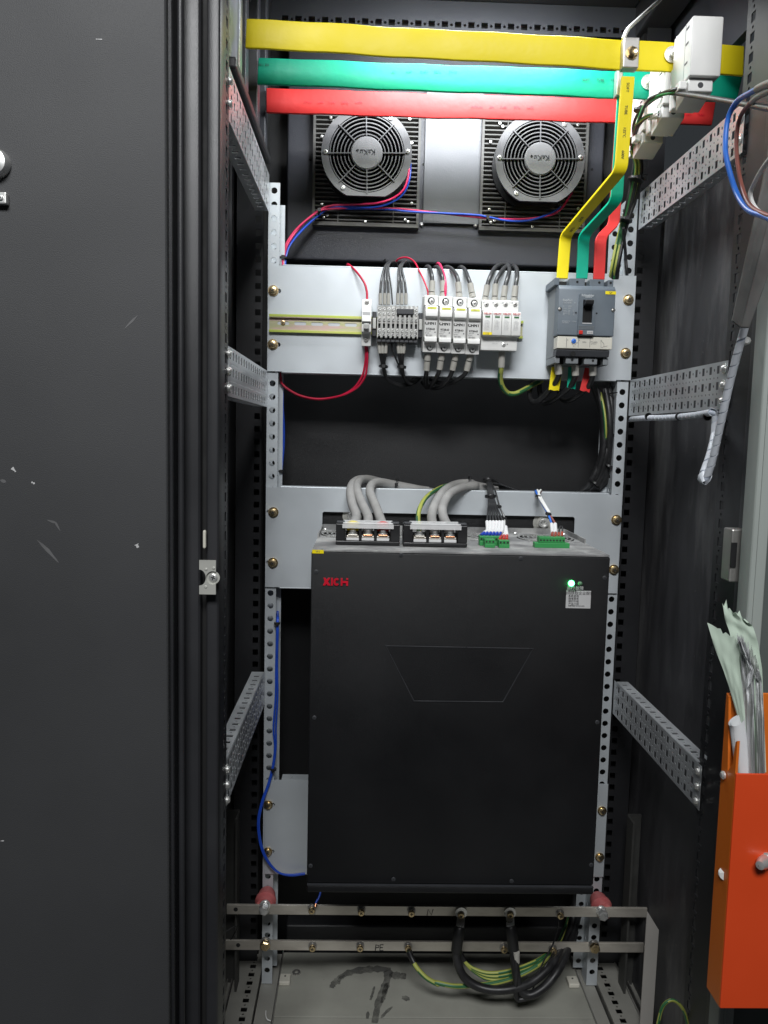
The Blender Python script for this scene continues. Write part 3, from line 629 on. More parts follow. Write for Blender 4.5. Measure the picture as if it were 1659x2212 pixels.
print_on(bgn, 'VW-1 251', 'A', 392, 385, YBUS[1], .0052, 'ink_black', 0)
for x, s in ((620, 'SOFT'), (702, 'TUBE'), (778, '125°')): print_on(bgn, s, 'B', x, 458, YBUS[1], .0052, 'ink_black', 0)
for x, s in ((1198, 'SOFT'), (1272, 'TUBE')): print_on(brd, s, 'B', x, 657, YBUS[2], .0052, 'logo_red', 0)

# drop links down to the moulded case breaker
def drop(col, mtl, Y0, Y1, fr, pts, label, top, txt=None):
    P = [at(fr, x, y, Y) for (x, y), Y in zip(pts, (Y0, Y0, Y1, Y1))]
    q = [P[0]]; 
    def rnd(a, b, c, k=5, d=.012):
        u = (a-b).normalized()*d+b; v = (c-b).normalized()*d+b
        return [u*(1-t)**2+b*2*t*(1-t)+v*t*t for t in [i/k for i in range(k+1)]]
    q += rnd(P[0], P[1], P[2])+rnd(P[1], P[2], P[3])+[P[3]]
    o = thing('drop_link', (P[3].x, P[3].y, P[3].z), label, 'busbar', 'sleeved drop links to the breaker')
    obj('sleeve', MB().bar(q, .0103, .0026), mtl, o, bevel=.0012, seg=2, sharp=50)
    if txt:
        d = (P[1]-P[0]); ang = math.atan2(d.z, d.x)
        for k, s in enumerate(txt):
            c = P[0].lerp(P[1], .12+.24*k); text(s, .0062, tfront(c.x, c.y-.0031, c.z, ang), 'print', 'ink_black', o, .0001)
        d = (P[2]-P[1])
        for k, s in enumerate(('SOFT', 'TUBE')):
            c = P[1].lerp(P[2], .70+.17*k); u = d.normalized(); n2 = u.cross(Vector((1, 0, 0))).normalized(); n2 = n2 if n2.y < 0 else -n2
            M = frame(c+n2*.0031, u, n2.cross(u)); text(s, .0062, M, 'print', 'ink_black', o, .0001)
    return o, P
dy, Py = drop('yellow', 'bus_yellow', 1.280, 1.452, 'dr', [(835, -150), (755, 930), (112, 1690), (72, 2190)], 'yellow-sleeved drop link, leftmost at the breaker, bent from the top busbar', 0, ('SOFT', 'TUBE', '125°C', '600V'))
dg_, Pg = drop('green', 'bus_green', 1.375, 1.452, 'dr', [(782, 60), (702, 1285), (325, 1690), (300, 2190)], 'green-sleeved drop link, middle of the three at the breaker', 0)
dd_, Pr = drop('red', 'bus_red', 1.470, 1.452, 'dr', [(758, 330), (672, 1560), (520, 1710), (497, 2200)], 'red-sleeved drop link, rightmost at the breaker', 0)
# steel clamp over the yellow bar and its bolt; narrower ones on green
def clamp(fr, x0, y0, x1, y1, Y, lab, bolt=True):
    a, b = at(fr, x0, y0, Y), at(fr, x1, y1, Y); o = thing('bar_clamp', ((a.x+b.x)/2, Y, b.z), lab, 'clamp', 'busbar clamps')
    obj('strap', MB().box(a.x, b.x, Y-.002, Y+.016, b.z, a.z), 'dull_steel', o, bevel=.0015)
    if bolt:
        c = at(fr, *bolt, Y-.004); hx_ = MB().lathe((c.x, Y-.0021, c.z), (0, -1, 0), [(.0098, 0), (.0098, .0015), (.0001, .0016)], 20); w_ = obj('washer', hx_, 'brass', o)
        obj('bolt_head', MB().lathe((c.x, Y-.0036, c.z), (0, -1, 0), [(.0078, 0), (.0078, .0055), (.0062, .0068), (.004, .0060), (.0001, .0058)], 6), 'brass', o, sharp=25)
    return o
clamp('tr', 206, 375, 348, 690, 1.276, 'grey steel clamp with a bolt on the yellow busbar', (288, 530))
clamp('tr', 140, 690, 185, 968, 1.3655, 'narrow grey clamp on the green busbar beside the yellow link', None)
# white plastic strip curving up from the clamp
wire('plastic_strip', path('tr', [(200, 390, 1.31), (250, 290, 1.33), (350, 195, 1.36), (460, 95, 1.39), (575, -5, 1.42)]), .0032, 'white_wire', 'white plastic wire curving up from the yellow busbar clamp', 'wire')

# ---- busbar support at the left: black rail and vertical boards, plus a passivated bracket
sp = thing('busbar_support', (-.21, 1.3, 1.60), 'black busbar support frame at the left ends of the busbars', 'support frame')
zb_ = aZ('tl', 620, 1900, 1.46)
obj('bottom_rail', MB().box(-.1985, -.181, 1.10, 1.475, 1.629, 1.6445), 'black_paint', sp, bevel=.003)
for Y, lt in ((1.30, ylt), (1.395, glt), (1.49, rlt)):
    obj('board', MB().box(lt.x-.020, lt.x-.0015, Y-.004, Y+.026, 1.645, 1.99), 'back_paint', sp, bevel=.002)
obj('top_rail', MB().box(-.24, -.205, 1.2, 1.55, 1.86, 1.90), 'black_paint', sp, bevel=.003)
for Y in (1.18, 1.255):
    obj('gusset', MB().prism([(Y, 1.645), (Y+.05, 1.645), (Y, 1.70)], sideX(-.200), .004), 'black_paint', sp)
bz = thing('passivated_bracket', (-.2, 1.2, 1.66), 'iridescent yellow-passivated channel bracket in the upper left corner', 'bracket')
a, b = at('tl', 135, 830, 1.16), at('tl', 350, 400, 1.24)
vs = [at('tl', 130, 720, 1.13), at('tl', 300, 720, 1.2), at('tl', 350, -80, 1.2), at('tl', 130, -80, 1.13)]
def quadbox(mb, P4, t):
    n_ = (P4[1]-P4[0]).cross(P4[3]-P4[0]).normalized(); n_ = n_ if n_.y > 0 else -n_
    return mb.add(list(P4)+[p_+n_*t for p_ in P4], [(0, 3, 2, 1), (4, 5, 6, 7), (0, 1, 5, 4), (1, 2, 6, 5), (2, 3, 7, 6), (3, 0, 4, 7)])
x0_, x1_ = at('tl', 132, 500, 1.14).x, at('tl', 300, 500, 1.17).x; zbt = aZ('tl', 240, 900, 1.17)
obj('web', MB().box(x0_-.02, x1_, 1.168, 1.171, zbt+.003, 2.0), 'bracket_zinc', bz)
obj('lip', MB().box(x1_, x1_+.003, 1.150, 1.171, zbt, 2.0), 'bracket_zinc', bz, bevel=.001)
obj('inner_lip', MB().box(x0_-.002, x0_+.001, 1.150, 1.1675, zbt+.012, 2.0), 'bracket_zinc', bz)
wire('tie_loop', path('tl', [(140, 730, 1.15), (185, 755, 1.145), (205, 790, 1.15), (180, 850, 1.16)]), .0016, 'white_wire', 'short pale wire loop under the passivated bracket', 'wire')

# ================================================================== fused isolators on the busbars
def isolator():
    Yf = 1.197; a, b = at('tr', 905, 152, Yf), at('tr', 1180, 770, Yf); x0, x1, z1, z0 = a.x, b.x, a.z, b.z; w_ = x1-x0
    o = thing('fuse_isolator', ((x0+x1)/2, 1.285, z0), '', 'fuse isolator', 'white fuse isolators on the busbars')
    obj('housing', MB().box(x0, x1, Yf, 1.268, z0, z1), 'white_plastic', o, bevel=.0022, seg=3)
    obj('seam', MB().box(x0-.0002, x1+.0002, Yf+.024, Yf+.0248, z0+.002, z1-.002), 'ink_grey', o)
    zt = aZ('tr', 980, 920, Yf+.008)
    lw = obj('terminal_cover', MB().prism([(Yf+.008, z0-.0003), (Yf+.055, z0-.0003), (Yf+.055, zt-.012), (Yf+.008, zt)], sideX(x0+.002), w_*.80), 'white_plastic', o, bevel=.0015)
    c = at('tr', 978, 858, Yf+.008); obj('screw_well', MB().cyl((c.x, Yf+.0082, c.z), (0, -1, 0), .0042, .0004, 16), 'dark_grey', lw)
    obj('wire_guide', MB().box(x0-.010, x0+.0015, Yf+.012, Yf+.03, zt+.004, zt+.016), 'white_plastic', lw, bevel=.002)
    obj('rear_foot', MB().box(x0+.004, x1-.002, 1.2685, 1.2865, z0-.018, z0+.045), 'white_plastic', o, bevel=.002)
    for dz in (.008, .03, .058): obj('vent_slot', MB().box(x0-.0004, x0-.0001, Yf+.012, Yf+.022, z1-dz-.003, z1-dz), 'ink_grey', o)
    bc = at('tr', 692, 550, 1.288); 
    bs = obj('bolt', MB().lathe((bc.x, 1.2885, bc.z), (0, -1, 0), [(.0125, 0), (.0125, .0016), (.0052, .0018), (.0052, .007), (.003, .0075), (.003, .024), (.0042, .026), (.0042, .036), (.001, .037)], 18), 'steel', o, sharp=30)
    obj('tab', MB().bar([(bc.x+.001, 1.284, bc.z+.001), (bc.x+.014, 1.262, bc.z+.006), (x0+.001, 1.250, bc.z+.008)], .002, .005, (0, 0, 1)), 'steel', o)
    rb_ = at('tr', 1195, 500, 1.26); obj('rear_bolt', MB().lathe((x1-.001, 1.258, rb_.z), (1, 0, 0), [(.0072, 0), (.0072, .005), (.0045, .0055), (.0045, .011)], 8), 'dull_steel', o)
    return o, zt, x0
iso, izt, ix0 = isolator(); iso['label'] = 'white fuse isolator bolted to the yellow busbar, nearest and largest'
base = Vector(iso.location)
iso2 = copy_thing(iso, base+Vector((-.003, .095, -.001)), 'white fuse isolator on the green busbar, middle of the three')
iso3 = copy_thing(iso, base+Vector((-.001, .190, -.006)), 'white fuse isolator on the red busbar, farthest and lowest in view')
# ferruled wires from the isolators gathering into the bundle
B1 = [('tr', 320, 1180, 1.33), ('tr', 300, 1350, 1.40), ('tr', 330, 1480, 1.44)]
def harness(pts, r, mtl, label, ferr=None):
    P = [at(f, x, y, Y) for f, x, y, Y in pts]
    return wire('isolator_wire', P, r, mtl, label, 'wire', 'wires from the isolators to the breaker', sleeves=[(ferr, .0034, 'white_sleeve', 'ferrule')] if ferr else ())
lowB = [('dr', 900, 640, 1.44), ('dr', 940, 860, 1.46), ('dr', 880, 1200, 1.47), ('dr', 800, 1480, 1.48)]
for k, (st, m_, lb) in enumerate([
    ([('tr', 870, 875, 1.212), ('tr', 740, 895, 1.22), ('tr', 560, 955, 1.26), ('tr', 420, 1060, 1.30)], 'grey_wire', 'dark wire from the nearest fuse isolator, upper of its pair'),
    ([('tr', 870, 905, 1.212), ('tr', 700, 930, 1.23), ('tr', 520, 985, 1.27), ('tr', 390, 1110, 1.32)], 'green_terminal', 'dark green wire from the nearest fuse isolator, lower of its pair'),
    ([('tr', 560, 1135, 1.30), ('tr', 450, 1165, 1.32), ('tr', 350, 1235, 1.36), ('tr', 318, 1290, 1.39)], 'earth_wire', 'yellow-green wire from the middle fuse isolator, upper of its pair'),
    ([('tr', 560, 1160, 1.30), ('tr', 430, 1190, 1.33), ('tr', 345, 1290, 1.38)], 'black_cable', 'black wire from the middle fuse isolator, lower of its pair'),
    ([('tr', 420, 1390, 1.40), ('tr', 370, 1400, 1.42), ('tr', 330, 1450, 1.44)], 'black_cable', 'black wire from the farthest fuse isolator'),
    ([('tr', 700, 965, 1.30), ('tr', 560, 975, 1.30), ('tr', 400, 1090, 1.34), ('tr', 330, 1180, 1.37), ('tr', 300, 1300, 1.40)], 'black_cable', 'black wire looping beside the yellow drop link')]):
    off = (k-2.5)*9
    ends = [[('dr', 905+off, 640, 1.44), ('dr', 935+off*1.3, 850, 1.46), ('dr', 870+off*1.3, 1230, 1.475), ('dr', 800+off, 1500, 1.485), ('dr', 745+off*1.6, 1750, 1.49), ('dr', 690+off*1.4, 2120, 1.495), ('dr', 690+off, 2400, 1.535)],
            ][0]
    ml = m_ if k not in (0, 1) else m_
    P0 = at(*st[0][:3], st[0][3]); P1 = at(*st[1][:3], st[1][3])
    harness(st+ends, .0026, ml, lb, [P0, P0.lerp(P1, .75)])
for k, (dx, mtl, lb) in enumerate([(-18, 'earth_wire', 'yellow-green wire beside the right upright, left of the pair above the breaker'), (22, 'earth_wire', 'yellow-green wire beside the right upright, right of the pair above the breaker'),
                                   (45, 'black_cable', 'thick black cable beside the right upright above the breaker')]):
    wire('riser_wire', path('dr', [(890+dx, 700, 1.45), (945+dx, 900, 1.46), (880+dx, 1250, 1.48), (800+dx, 1480, 1.485), (730+dx, 1750, 1.49), (660+dx, 2100, 1.492), (640+dx, 2300, 1.54)]), .0033 if k < 2 else .0042, mtl, lb, 'wire', 'wires from the isolators to the breaker')
wire('riser_wire', path('dr', [(780, 1600, 1.47), (800, 1800, 1.49), (810, 1950, 1.50), (825, 2150, 1.503), (830, 2300, 1.54)]), .0030, 'grey_wire', 'grey wire crossing the holes of the right upright above the breaker')
for c, r_ in ((('dr', 965, 235, 1.34), .008), (('dr', 880, 600, 1.43), .013), (('dr', 930, 1040, 1.46), .014), (('dr', 790, 1510, 1.478), .014)):
    tie(at(*c[:3], c[3]), (.2, 0, 1), r_, 'black cable tie round the isolator wires, at height %s' % {235: 'of the red busbar', 600: 'of the farthest isolator', 1040: 'of the upper right side bar', 1510: 'of the upright top'}[c[1]] if False else {235: 'black cable tie round the isolator wires level with the red busbar', 600: 'black cable tie round the isolator wires beside the fan', 1040: 'black cable tie round the isolator wires beside the link bend', 1510: 'black cable tie round the isolator wires at the upright top'}[c[2]])

# ================================================================== fans with filter grilles
def ring(mb, c, r, wd, dp, n=48):   # flat ring, axis -Y
    return mb.lathe(c, (0, -1, 0), [(r-wd, 0), (r+wd, 0), (r+wd, dp), (r-wd, dp), (r-wd, 0)], n)
def fan_unit(cx, cz, label, group='panel fans on the rear wall'):
    o = thing('panel_fan', (cx, 1.63, cz), label, 'fan', group)
    gw, g0, g1 = .106, cz-.1215, cz+.125
    obj('grille_frame', sheet(MB(), rect(cx-gw, cx+gw, g0, g1), [rect(cx-gw+.005, cx+gw-.005, g0+.007, g1-.005)], .016, front(1.631)), 'grille_plastic', o)
    obj('grille_back', MB().box(cx-gw+.004, cx+gw-.004, 1.6285, 1.6308, g0+.004, g1-.004), 'black_plastic', o)
    rib = MB().prism([(1.617, -.0012), (1.630, -.0036), (1.630, .0036), (1.617, .0012)], sideX(cx-gw+.0052), 2*gw-.0104)
    rm = rib.mesh('rib', Vector((cx, 0, 0))); rm.materials.append(MT['grille_plastic']); z = g0+.012
    while z < g1-.008:
        r_ = link('rib', rm, None, o); r_.location = (0, -1.63, z-cz); z += .0086
    for sx in (-.055, .055): obj('grille_bar', MB().box(cx+sx-.001, cx+sx+.001, 1.6155, 1.6168, g0+.006, g1-.004), 'grille_plastic', o)
    Yf = 1.562; R, Rb = .0865, .0725; fl = .0785
    out = []
    for k in range(72):
        th = 2*math.pi*k/72; x, z = R*math.cos(th), R*math.sin(th)
        if abs(z) > fl: z = math.copysign(fl, z)
        out.append((cx+x, cz+z))
    obj('housing', sheet(MB(), out, [circ(cx, cz, Rb, 48)], .006, front(Yf+.006)), 'fan_plastic', o)
    obj('barrel', MB().lathe((cx, Yf+.0062, cz), (0, 1, 0), [(Rb+.004, 0), (Rb+.002, .05), (Rb-.0005, .05), (Rb, 0), (Rb+.004, 0)], 48), 'black_plastic', o)
    rear = [(cx+(x-cx)*.98, cz+(z-cz)*.98) for x, z in out]; obj('rear_flange', sheet(MB(), rear, [circ(cx, cz, Rb, 36)], .006, front(1.6155)), 'black_plastic', o)
    obj('rear_screen', MB().cyl((cx, 1.6145, cz), (0, -1, 0), Rb-.001, .001, 36), 'dark_grey', o)
    hub = obj('hub', MB().lathe((cx, Yf+.012, cz), (0, -1, 0), [(.0305, 0), (.0305, .0135), (.0285, .0155), (.0001, .0162)], 40), 'hub_lit_plastic', o)
    text('KaKu', .0135, tfront(cx+.002, Yf-.0044, cz+.0015, math.pi+.03), 'lettering', 'dark_grey', hub, .0004)
    text('®', .006, tfront(cx-.0175, Yf-.0044, cz+.004, math.pi), 'lettering', 'dark_grey', hub, .0004)
    for r_ in (.0355, .0425, .0495, .0565, .0635, .070): obj('guard_ring', ring(MB(), (cx, Yf+.0045, cz), r_, .0009, .004), 'fan_plastic', o)
    for k in range(8):
        a = k*math.pi/4+.03; u = Vector((math.cos(a), 0, math.sin(a))); 
        obj('spoke', MB().bar([Vector((cx, Yf-.0002, cz))+u*.029, Vector((cx, Yf-.0002, cz))+u*.0745], .0009, .0022, u.cross(Vector((0, 1, 0)))), 'fan_plastic', o)
    for k in range(5):
        a = k*2*math.pi/5+.4; mb = MB(); vs = []; fs = []; n = 8
        for i in range(n+1):
            t = i/n; r_ = .031+t*.039
            for s_ in (-1, 1): th = a+s_*(.36+.1*t)+.35*t; vs.append((cx+r_*math.cos(th), 1.588+s_*.012, cz+r_*math.sin(th)))
        for i in range(n): fs.append((2*i, 2*i+1, 2*i+3, 2*i+2))
        mb.add(vs, fs); obj('blade', mb, 'fan_plastic', o)
    for a in (4, 180, 236, 304, 56, 124): screw((cx+.0785*math.cos(RAD(a)), Yf-.0002, cz+max(-.072, min(.072, .0785*math.sin(RAD(a))))), 'steel', o, .0042, .0022) if a not in (304, 124) else None
    for x, z in ((-.089, .047), (-.087, -.082), (-.076, -.103), (-.083, -.107), (.088, .04), (.091, -.075), (.079, -.107), (.085, -.111), (0, -.113), (-.072, .083), (-.066, .077), (.083, .085)):
        screw((cx+x, 1.6145, cz+z), 'steel', o, .0028, .002)
    return o
fa = at('fan', 815, 612, 1.5455); fb = at('B', 370, 890, 1.5455)
f1 = fan_unit(fa.x, fa.z, 'round black panel fan on a ribbed grille, left of the two below the red busbar')
copy_thing(f1, (fb.x, 1.63, fb.z), 'round black panel fan on a ribbed grille, right of the two, beside the drop links')
for fr, x, y in (('A', 1330, 1327), ('A', 1647, 1335), ('A', 1342, 970), ('B', 655, 965), ('A', 672, 945)):
    a = at(fr, x, y, 1.631); q_ = obj('panel_nut' if y > 1000 else 'panel_hole', MB().lathe((a.x, 1.6315, a.z), (0, -1, 0), [(.004, 0), (.004, .004), (.002, .006)] if y > 1000 else [(.0026, 0), (.0026, .0004)], 10), 'steel' if y > 1000 else 'void_black', cab)
# fan leads
wire('fan_lead', path('fan', [(1415, 700, 1.60), (1415, 800, 1.57), (1395, 1000, 1.56), (1330, 1170, 1.56), (1200, 1280, 1.565), (1000, 1350, 1.57), (740, 1372, 1.585), (500, 1380, 1.60), (320, 1392, 1.60)])+path('A', [(725, 1243, 1.595), (620, 1330, 1.59), (540, 1440, 1.57), (515, 1530, 1.56)])+path('C', [(228, 100, 1.545), (232, 200, 1.54)]), .0021, 'pink_wire', 'red lead from the left fan curving down to the left upright', 'wire', 'fan leads')
wire('fan_lead', path('fan', [(1425, 760, 1.60), (1430, 850, 1.575), (1415, 1020, 1.565), (1340, 1210, 1.565), (1180, 1340, 1.57), (920, 1415, 1.58), (600, 1410, 1.60), (330, 1415, 1.603)])+path('A', [(735, 1262, 1.60), (640, 1345, 1.59), (555, 1445, 1.575), (525, 1530, 1.56)])+path('C', [(240, 100, 1.545), (240, 200, 1.54)]), .0021, 'blue_wire', 'blue lead from the left fan curving down to the left upright', 'wire', 'fan leads')
wire('fan_lead', path('B', [(540, 1100, 1.61), (470, 1200, 1.602), (380, 1235, 1.60), (250, 1250, 1.60), (100, 1248, 1.60), (-40, 1235, 1.60)])+path('fan', [(1400, 1450, 1.60), (1150, 1435, 1.60), (900, 1425, 1.60), (600, 1425, 1.605), (300, 1440, 1.60)])+path('A', [(720, 1250, 1.593), (605, 1340, 1.585), (530, 1440, 1.57), (510, 1530, 1.56)])+path('C', [(222, 100, 1.54), (226, 200, 1.538)]), .0021, 'pink_wire', 'red lead from the right fan running left along the grille bottoms', 'wire', 'fan leads')
wire('fan_lead', path('B', [(480, 1180, 1.605), (415, 1218, 1.60), (300, 1256, 1.597), (180, 1260, 1.597), (60, 1238, 1.597), (-30, 1225, 1.597)])+path('fan', [(1500, 1482, 1.597), (1250, 1460, 1.597), (1060, 1442, 1.60), (800, 1435, 1.603), (300, 1440, 1.606)])+path('A', [(728, 1268, 1.60), (630, 1352, 1.592), (548, 1450, 1.578), (520, 1530, 1.562)])+path('C', [(234, 100, 1.548), (236, 200, 1.543)]), .0021, 'blue_wire', 'blue lead from the right fan running left along the grille bottoms', 'wire', 'fan leads')
tie(at('A', 727, 1246, 1.594), (1, 0, -.3), .0055, 'black cable tie round the fan leads below the left grille')
tie(at('B', 58, 1245, 1.597), (1, 0, 0), .0045, 'black cable tie round the fan leads between the two fans')
tie(at('C', 228, 80, 1.545), (0, 0, 1), .0075, 'black cable tie round the fan leads at the left upright')
# ================================================================== DIN rail
dnr = thing('din_rail', (-.1, 1.5, 1.33), 'yellow-passivated slotted mounting rail across the upper plate', 'mounting rail')
rz = aZ('C', 400, 565, 1.495); rx0, rx1 = aX('C', 122, 565, 1.495), aX('d', 752, 600, 1.495)
zt_, zb2 = aZ('C', 400, 505, 1.4915), aZ('C', 400, 630, 1.4915)
hs = [slot(rx0+.0145+k*.0315-.0, rx0+.0145+k*.0315+.0225, rz, .0031) for k in range(14)]
obj('web', sheet(MB(), rect(rx0, rx1, zb2+.004, zt_-.004), hs, .001, front(1.4998)), 'din_zinc', dnr)
for s in (-1, 1):
    z = zt_ if s > 0 else zb2
    obj('lip', MB().box(rx0, rx1, 1.4915, 1.4925, z-.0035 if s > 0 else z-.001, z+.001 if s > 0 else z+.0035), 'din_lip', dnr, bevel=.0003)
    zz = z-.004 if s > 0 else z+.004; obj('wall', MB().box(rx0, rx1, 1.4918, 1.4995, zz-.0006, zz+.0006), 'din_zinc', dnr)
a = at('C', 225, 557, 1.498); screw((a.x, 1.4975, a.z), 'brass', dnr, .0042, .003)

# ================================================================== single pole breaker
mx0, mx1 = aX('C', 804, 560, 1.43), aX('C', 877, 560, 1.43)
mz = lambda y, Y=1.43: aZ('C', 840, y, Y)
mcb = thing('miniature_breaker', ((mx0+mx1)/2, 1.495, mz(735)), 'white single-pole miniature breaker with red wires, left on the rail', 'miniature breaker')
prof = [(1.4955, mz(375, 1.45)), (1.452, mz(383, 1.45)), (1.447, mz(465, 1.447)), (1.432, mz(470)), (1.430, mz(555)), (1.430, mz(625)), (1.434, mz(632)), (1.447, mz(640, 1.447)), (1.452, mz(732, 1.452)), (1.4955, mz(725, 1.4955))]
obj('body', MB().prism(prof, sideX(mx0+.0004), mx1-mx0-.0008), 'white_plastic', mcb, bevel=.0008)
obj('label', MB().box(mx0+.002, mx1-.002, 1.4312, 1.4318, mz(540), mz(478)), 'label_grey', mcb)
obj('slot', MB().box(mx0+.001, mx1-.001, 1.4285, 1.4305, mz(566), mz(549)), 'ink_black', mcb)
obj('toggle', MB().prism([(1.4305, mz(564)), (1.420, mz(572)), (1.421, mz(608)), (1.4305, mz(612))], sideX(mx0+.004), mx1-mx0-.008), 'grey_plastic', mcb, bevel=.0008)
for y in (408, 686): screw(((mx0+mx1)/2, 1.4496, mz(y, 1.45)), 'dull_steel', mcb, .0042, .0015)
# ================================================================== nine feed-through terminals
tx0, tx1 = aX('C', 920, 560, 1.455), aX('C', 1224, 560, 1.455); TW = (tx1-tx0)/9
tz = lambda y, Y=1.455: aZ('C', 1070, y, Y)
def terminal():
    x = tx0; o = thing('terminal_block', (x+TW/2, 1.495, tz(690)), '', 'terminal block', 'row of grey terminal blocks')
    Yf = 1.452
    for s in (0, 1): obj('wall', MB().prism([(1.495, tz(425, 1.47)), (1.463, tz(425)), (1.463, tz(500)), (Yf, tz(505)), (Yf, tz(672)), (1.46, tz(678)), (1.495, tz(682))], sideX(x+.0003+s*(TW-.0022)), .0015), 'grey_plastic', o)
    obj('core', MB().box(x+.0017, x+TW-.0019, 1.468, 1.494, tz(676), tz(430)), 'dark_grey', o)
    obj('upper_bar', MB().box(x+.0019, x+TW-.002, 1.4645, 1.4675, tz(500), tz(432)), 'grey_plastic', o)
    obj('conductor', MB().box(x+.002, x+TW-.0021, 1.4615, 1.4655, tz(562), tz(505)), 'dull_steel', o)
    obj('conductor', MB().box(x+.002, x+TW-.0021, 1.4615, 1.4655, tz(660), tz(598)), 'dull_steel', o)
    for y, Y in ((455, 1.4635), (487, 1.4635), (535, 1.4605), (615, 1.4605), (645, 1.4605)):
        sm = MB().lathe((x+TW/2, Y+.001, tz(y)), (0, -1, 0), [(.0033, 0), (.0033, .0022), (.0026, .003)], 14); s_ = obj('clamp_screw', sm, 'steel', o)
        obj('screw_slot', MB().bar([(x+TW/2-.0021, Y-.00225, tz(y)-.0016), (x+TW/2+.0021, Y-.00225, tz(y)+.0016)], .0005, .0003, (0, 0, 1)), 'ink_black', s_)
    obj('foot', MB().box(x+.0005, x+TW-.0006, 1.458, 1.494, tz(700), tz(684)), 'dark_grey', o)
    return o
ORD = ['first', 'second', 'third', 'fourth', 'fifth', 'sixth', 'seventh', 'eighth', 'ninth']
t0 = terminal(); t0['label'] = 'grey screw terminal block, first from the left in the row of nine'
for k in range(1, 9):
    copy_thing(t0, Vector(t0.location)+Vector((TW*k, 0, 0)), 'grey screw terminal block, %s from the left in the row of nine' % ORD[k])
xa, xb = aX('C', 1064, 480, 1.455), aX('C', 1190, 480, 1.455)
tag(obj('jumper_comb', MB().box(xa, xb, 1.453, 1.4625, tz(497), tz(455)), 'dark_grey', bevel=.0012), 'black jumper comb bridging the right-hand terminal blocks', 'jumper')
for i, xx in enumerate((tx0-.009, tx1+.001)):
    e = thing('end_stop', (xx+.004, 1.495, tz(650)), 'dark rail end stop %s the terminal blocks' % ('left of' if i == 0 else 'right of'), 'end stop', 'rail end stops')
    obj('clamp', MB().box(xx, xx+.008, 1.472, 1.494, tz(655), tz(470)), 'dark_grey', e, bevel=.001); obj('claw', MB().box(xx+.001, xx+.007, 1.468, 1.4715, tz(600), tz(520)), 'grey_plastic', e, bevel=.0008)

# ================================================================== four fuse carriers
fx0_, fx1_ = aX('d', 22, 560, 1.425), aX('d', 449, 560, 1.425); FW = (fx1_-fx0_)/4
fz = lambda y, Y=1.425: aZ('d', 235, y, Y)
def fuse():
    x = fx0_; o = thing('fuse_carrier', (x+FW/2, 1.495, fz(790)), '', 'fuse carrier', 'four white fuse carriers on the rail')
    Yb = 1.440
    obj('base', MB().prism([(1.4955, fz(372, 1.4955)), (1.455, fz(362, Yb)), (Yb, fz(362, Yb)), (Yb, fz(435, Yb)), (1.452, fz(440, Yb)), (1.452, fz(690)), (Yb+.002, fz(705, Yb)), (1.446, fz(782, 1.446)), (1.4955, fz(775, 1.4955))], sideX(x+.0003), FW-.0006), 'white_plastic', o, bevel=.0009)
    cr = obj('carrier', MB().prism([(1.4515, fz(437, Yb)), (1.428, fz(437)), (1.424, fz(445)), (1.424, fz(470)), (1.4215, fz(475)), (1.4215, fz(518)), (1.431, fz(528)), (1.433, fz(660)), (1.427, fz(672)), (1.427, fz(702)), (1.4515, fz(704))], sideX(x+.0018), FW-.0036), 'white_plastic', o, bevel=.0009)
    for s in (0, 1): obj('cheek', MB().prism([(1.4515, fz(440, Yb)), (1.432, fz(440)), (1.432, fz(668)), (1.4515, fz(690))], sideX(x+.0006+s*(FW-.0022)), .001), 'grey_plastic', o)
    obj('label', MB().box(x+.0055, x+FW-.0045, 1.4234, 1.4239, fz(462), fz(446)), 'label_lime', o)
    text('FU1', .0038, tfront(x+FW/2, 1.4232, fz(454)), 'lettering', 'brass', o, .0001)
    text('CHNT', .0074, tfront(x+FW*.48, 1.4316, fz(563)), 'lettering', 'ink_black', o, .0002, bold=.0004)
    text('RT28-63', .0044, tfront(x+FW*.48, 1.4320, fz(606)), 'lettering', 'ink_black', o, .0002, bold=.00015)
    text('500V~63A', .0022, tfront(x+FW*.33, 1.4323, fz(622)), 'lettering', 'ink_grey', o, .0001)
    text('Ø14x51', .0024, tfront(x+FW*.26, 1.4324, fz(636)), 'lettering', 'ink_grey', o, .0001)
    text('▲', .0034, tfront(x+FW*.80, 1.4324, fz(628)), 'lettering', 'ink_grey', o, .0001)
    for dy in (650, 657): text('GB/T13539.2', .0022, tfront(x+FW*.38, 1.4326, fz(dy)), 'lettering', 'ink_grey', o, .0001)
    for y, Y in ((402, Yb), (743, 1.4445)):
        c = (x+FW/2, Y-.0002, fz(y, Y)); w_ = obj('screw_well', MB().cyl(c, (0, -1, 0), .0062, .0004, 18), 'void_black', o); screw((c[0]+.0008, Y-.0005, c[2]-.0006), 'steel', o, .0046, .0012)
    return o
f0 = fuse(); f0['label'] = 'white fuse carrier, leftmost of the four next to the terminals'
for k, lb in enumerate(('white fuse carrier, second of the four from the terminals', 'white fuse carrier, third of the four from the terminals', 'white fuse carrier, rightmost of the four, next to the surge protector')):
    copy_thing(f0, Vector(f0.location)+Vector((FW*(k+1), 0, -.0007*(k+1))), lb)

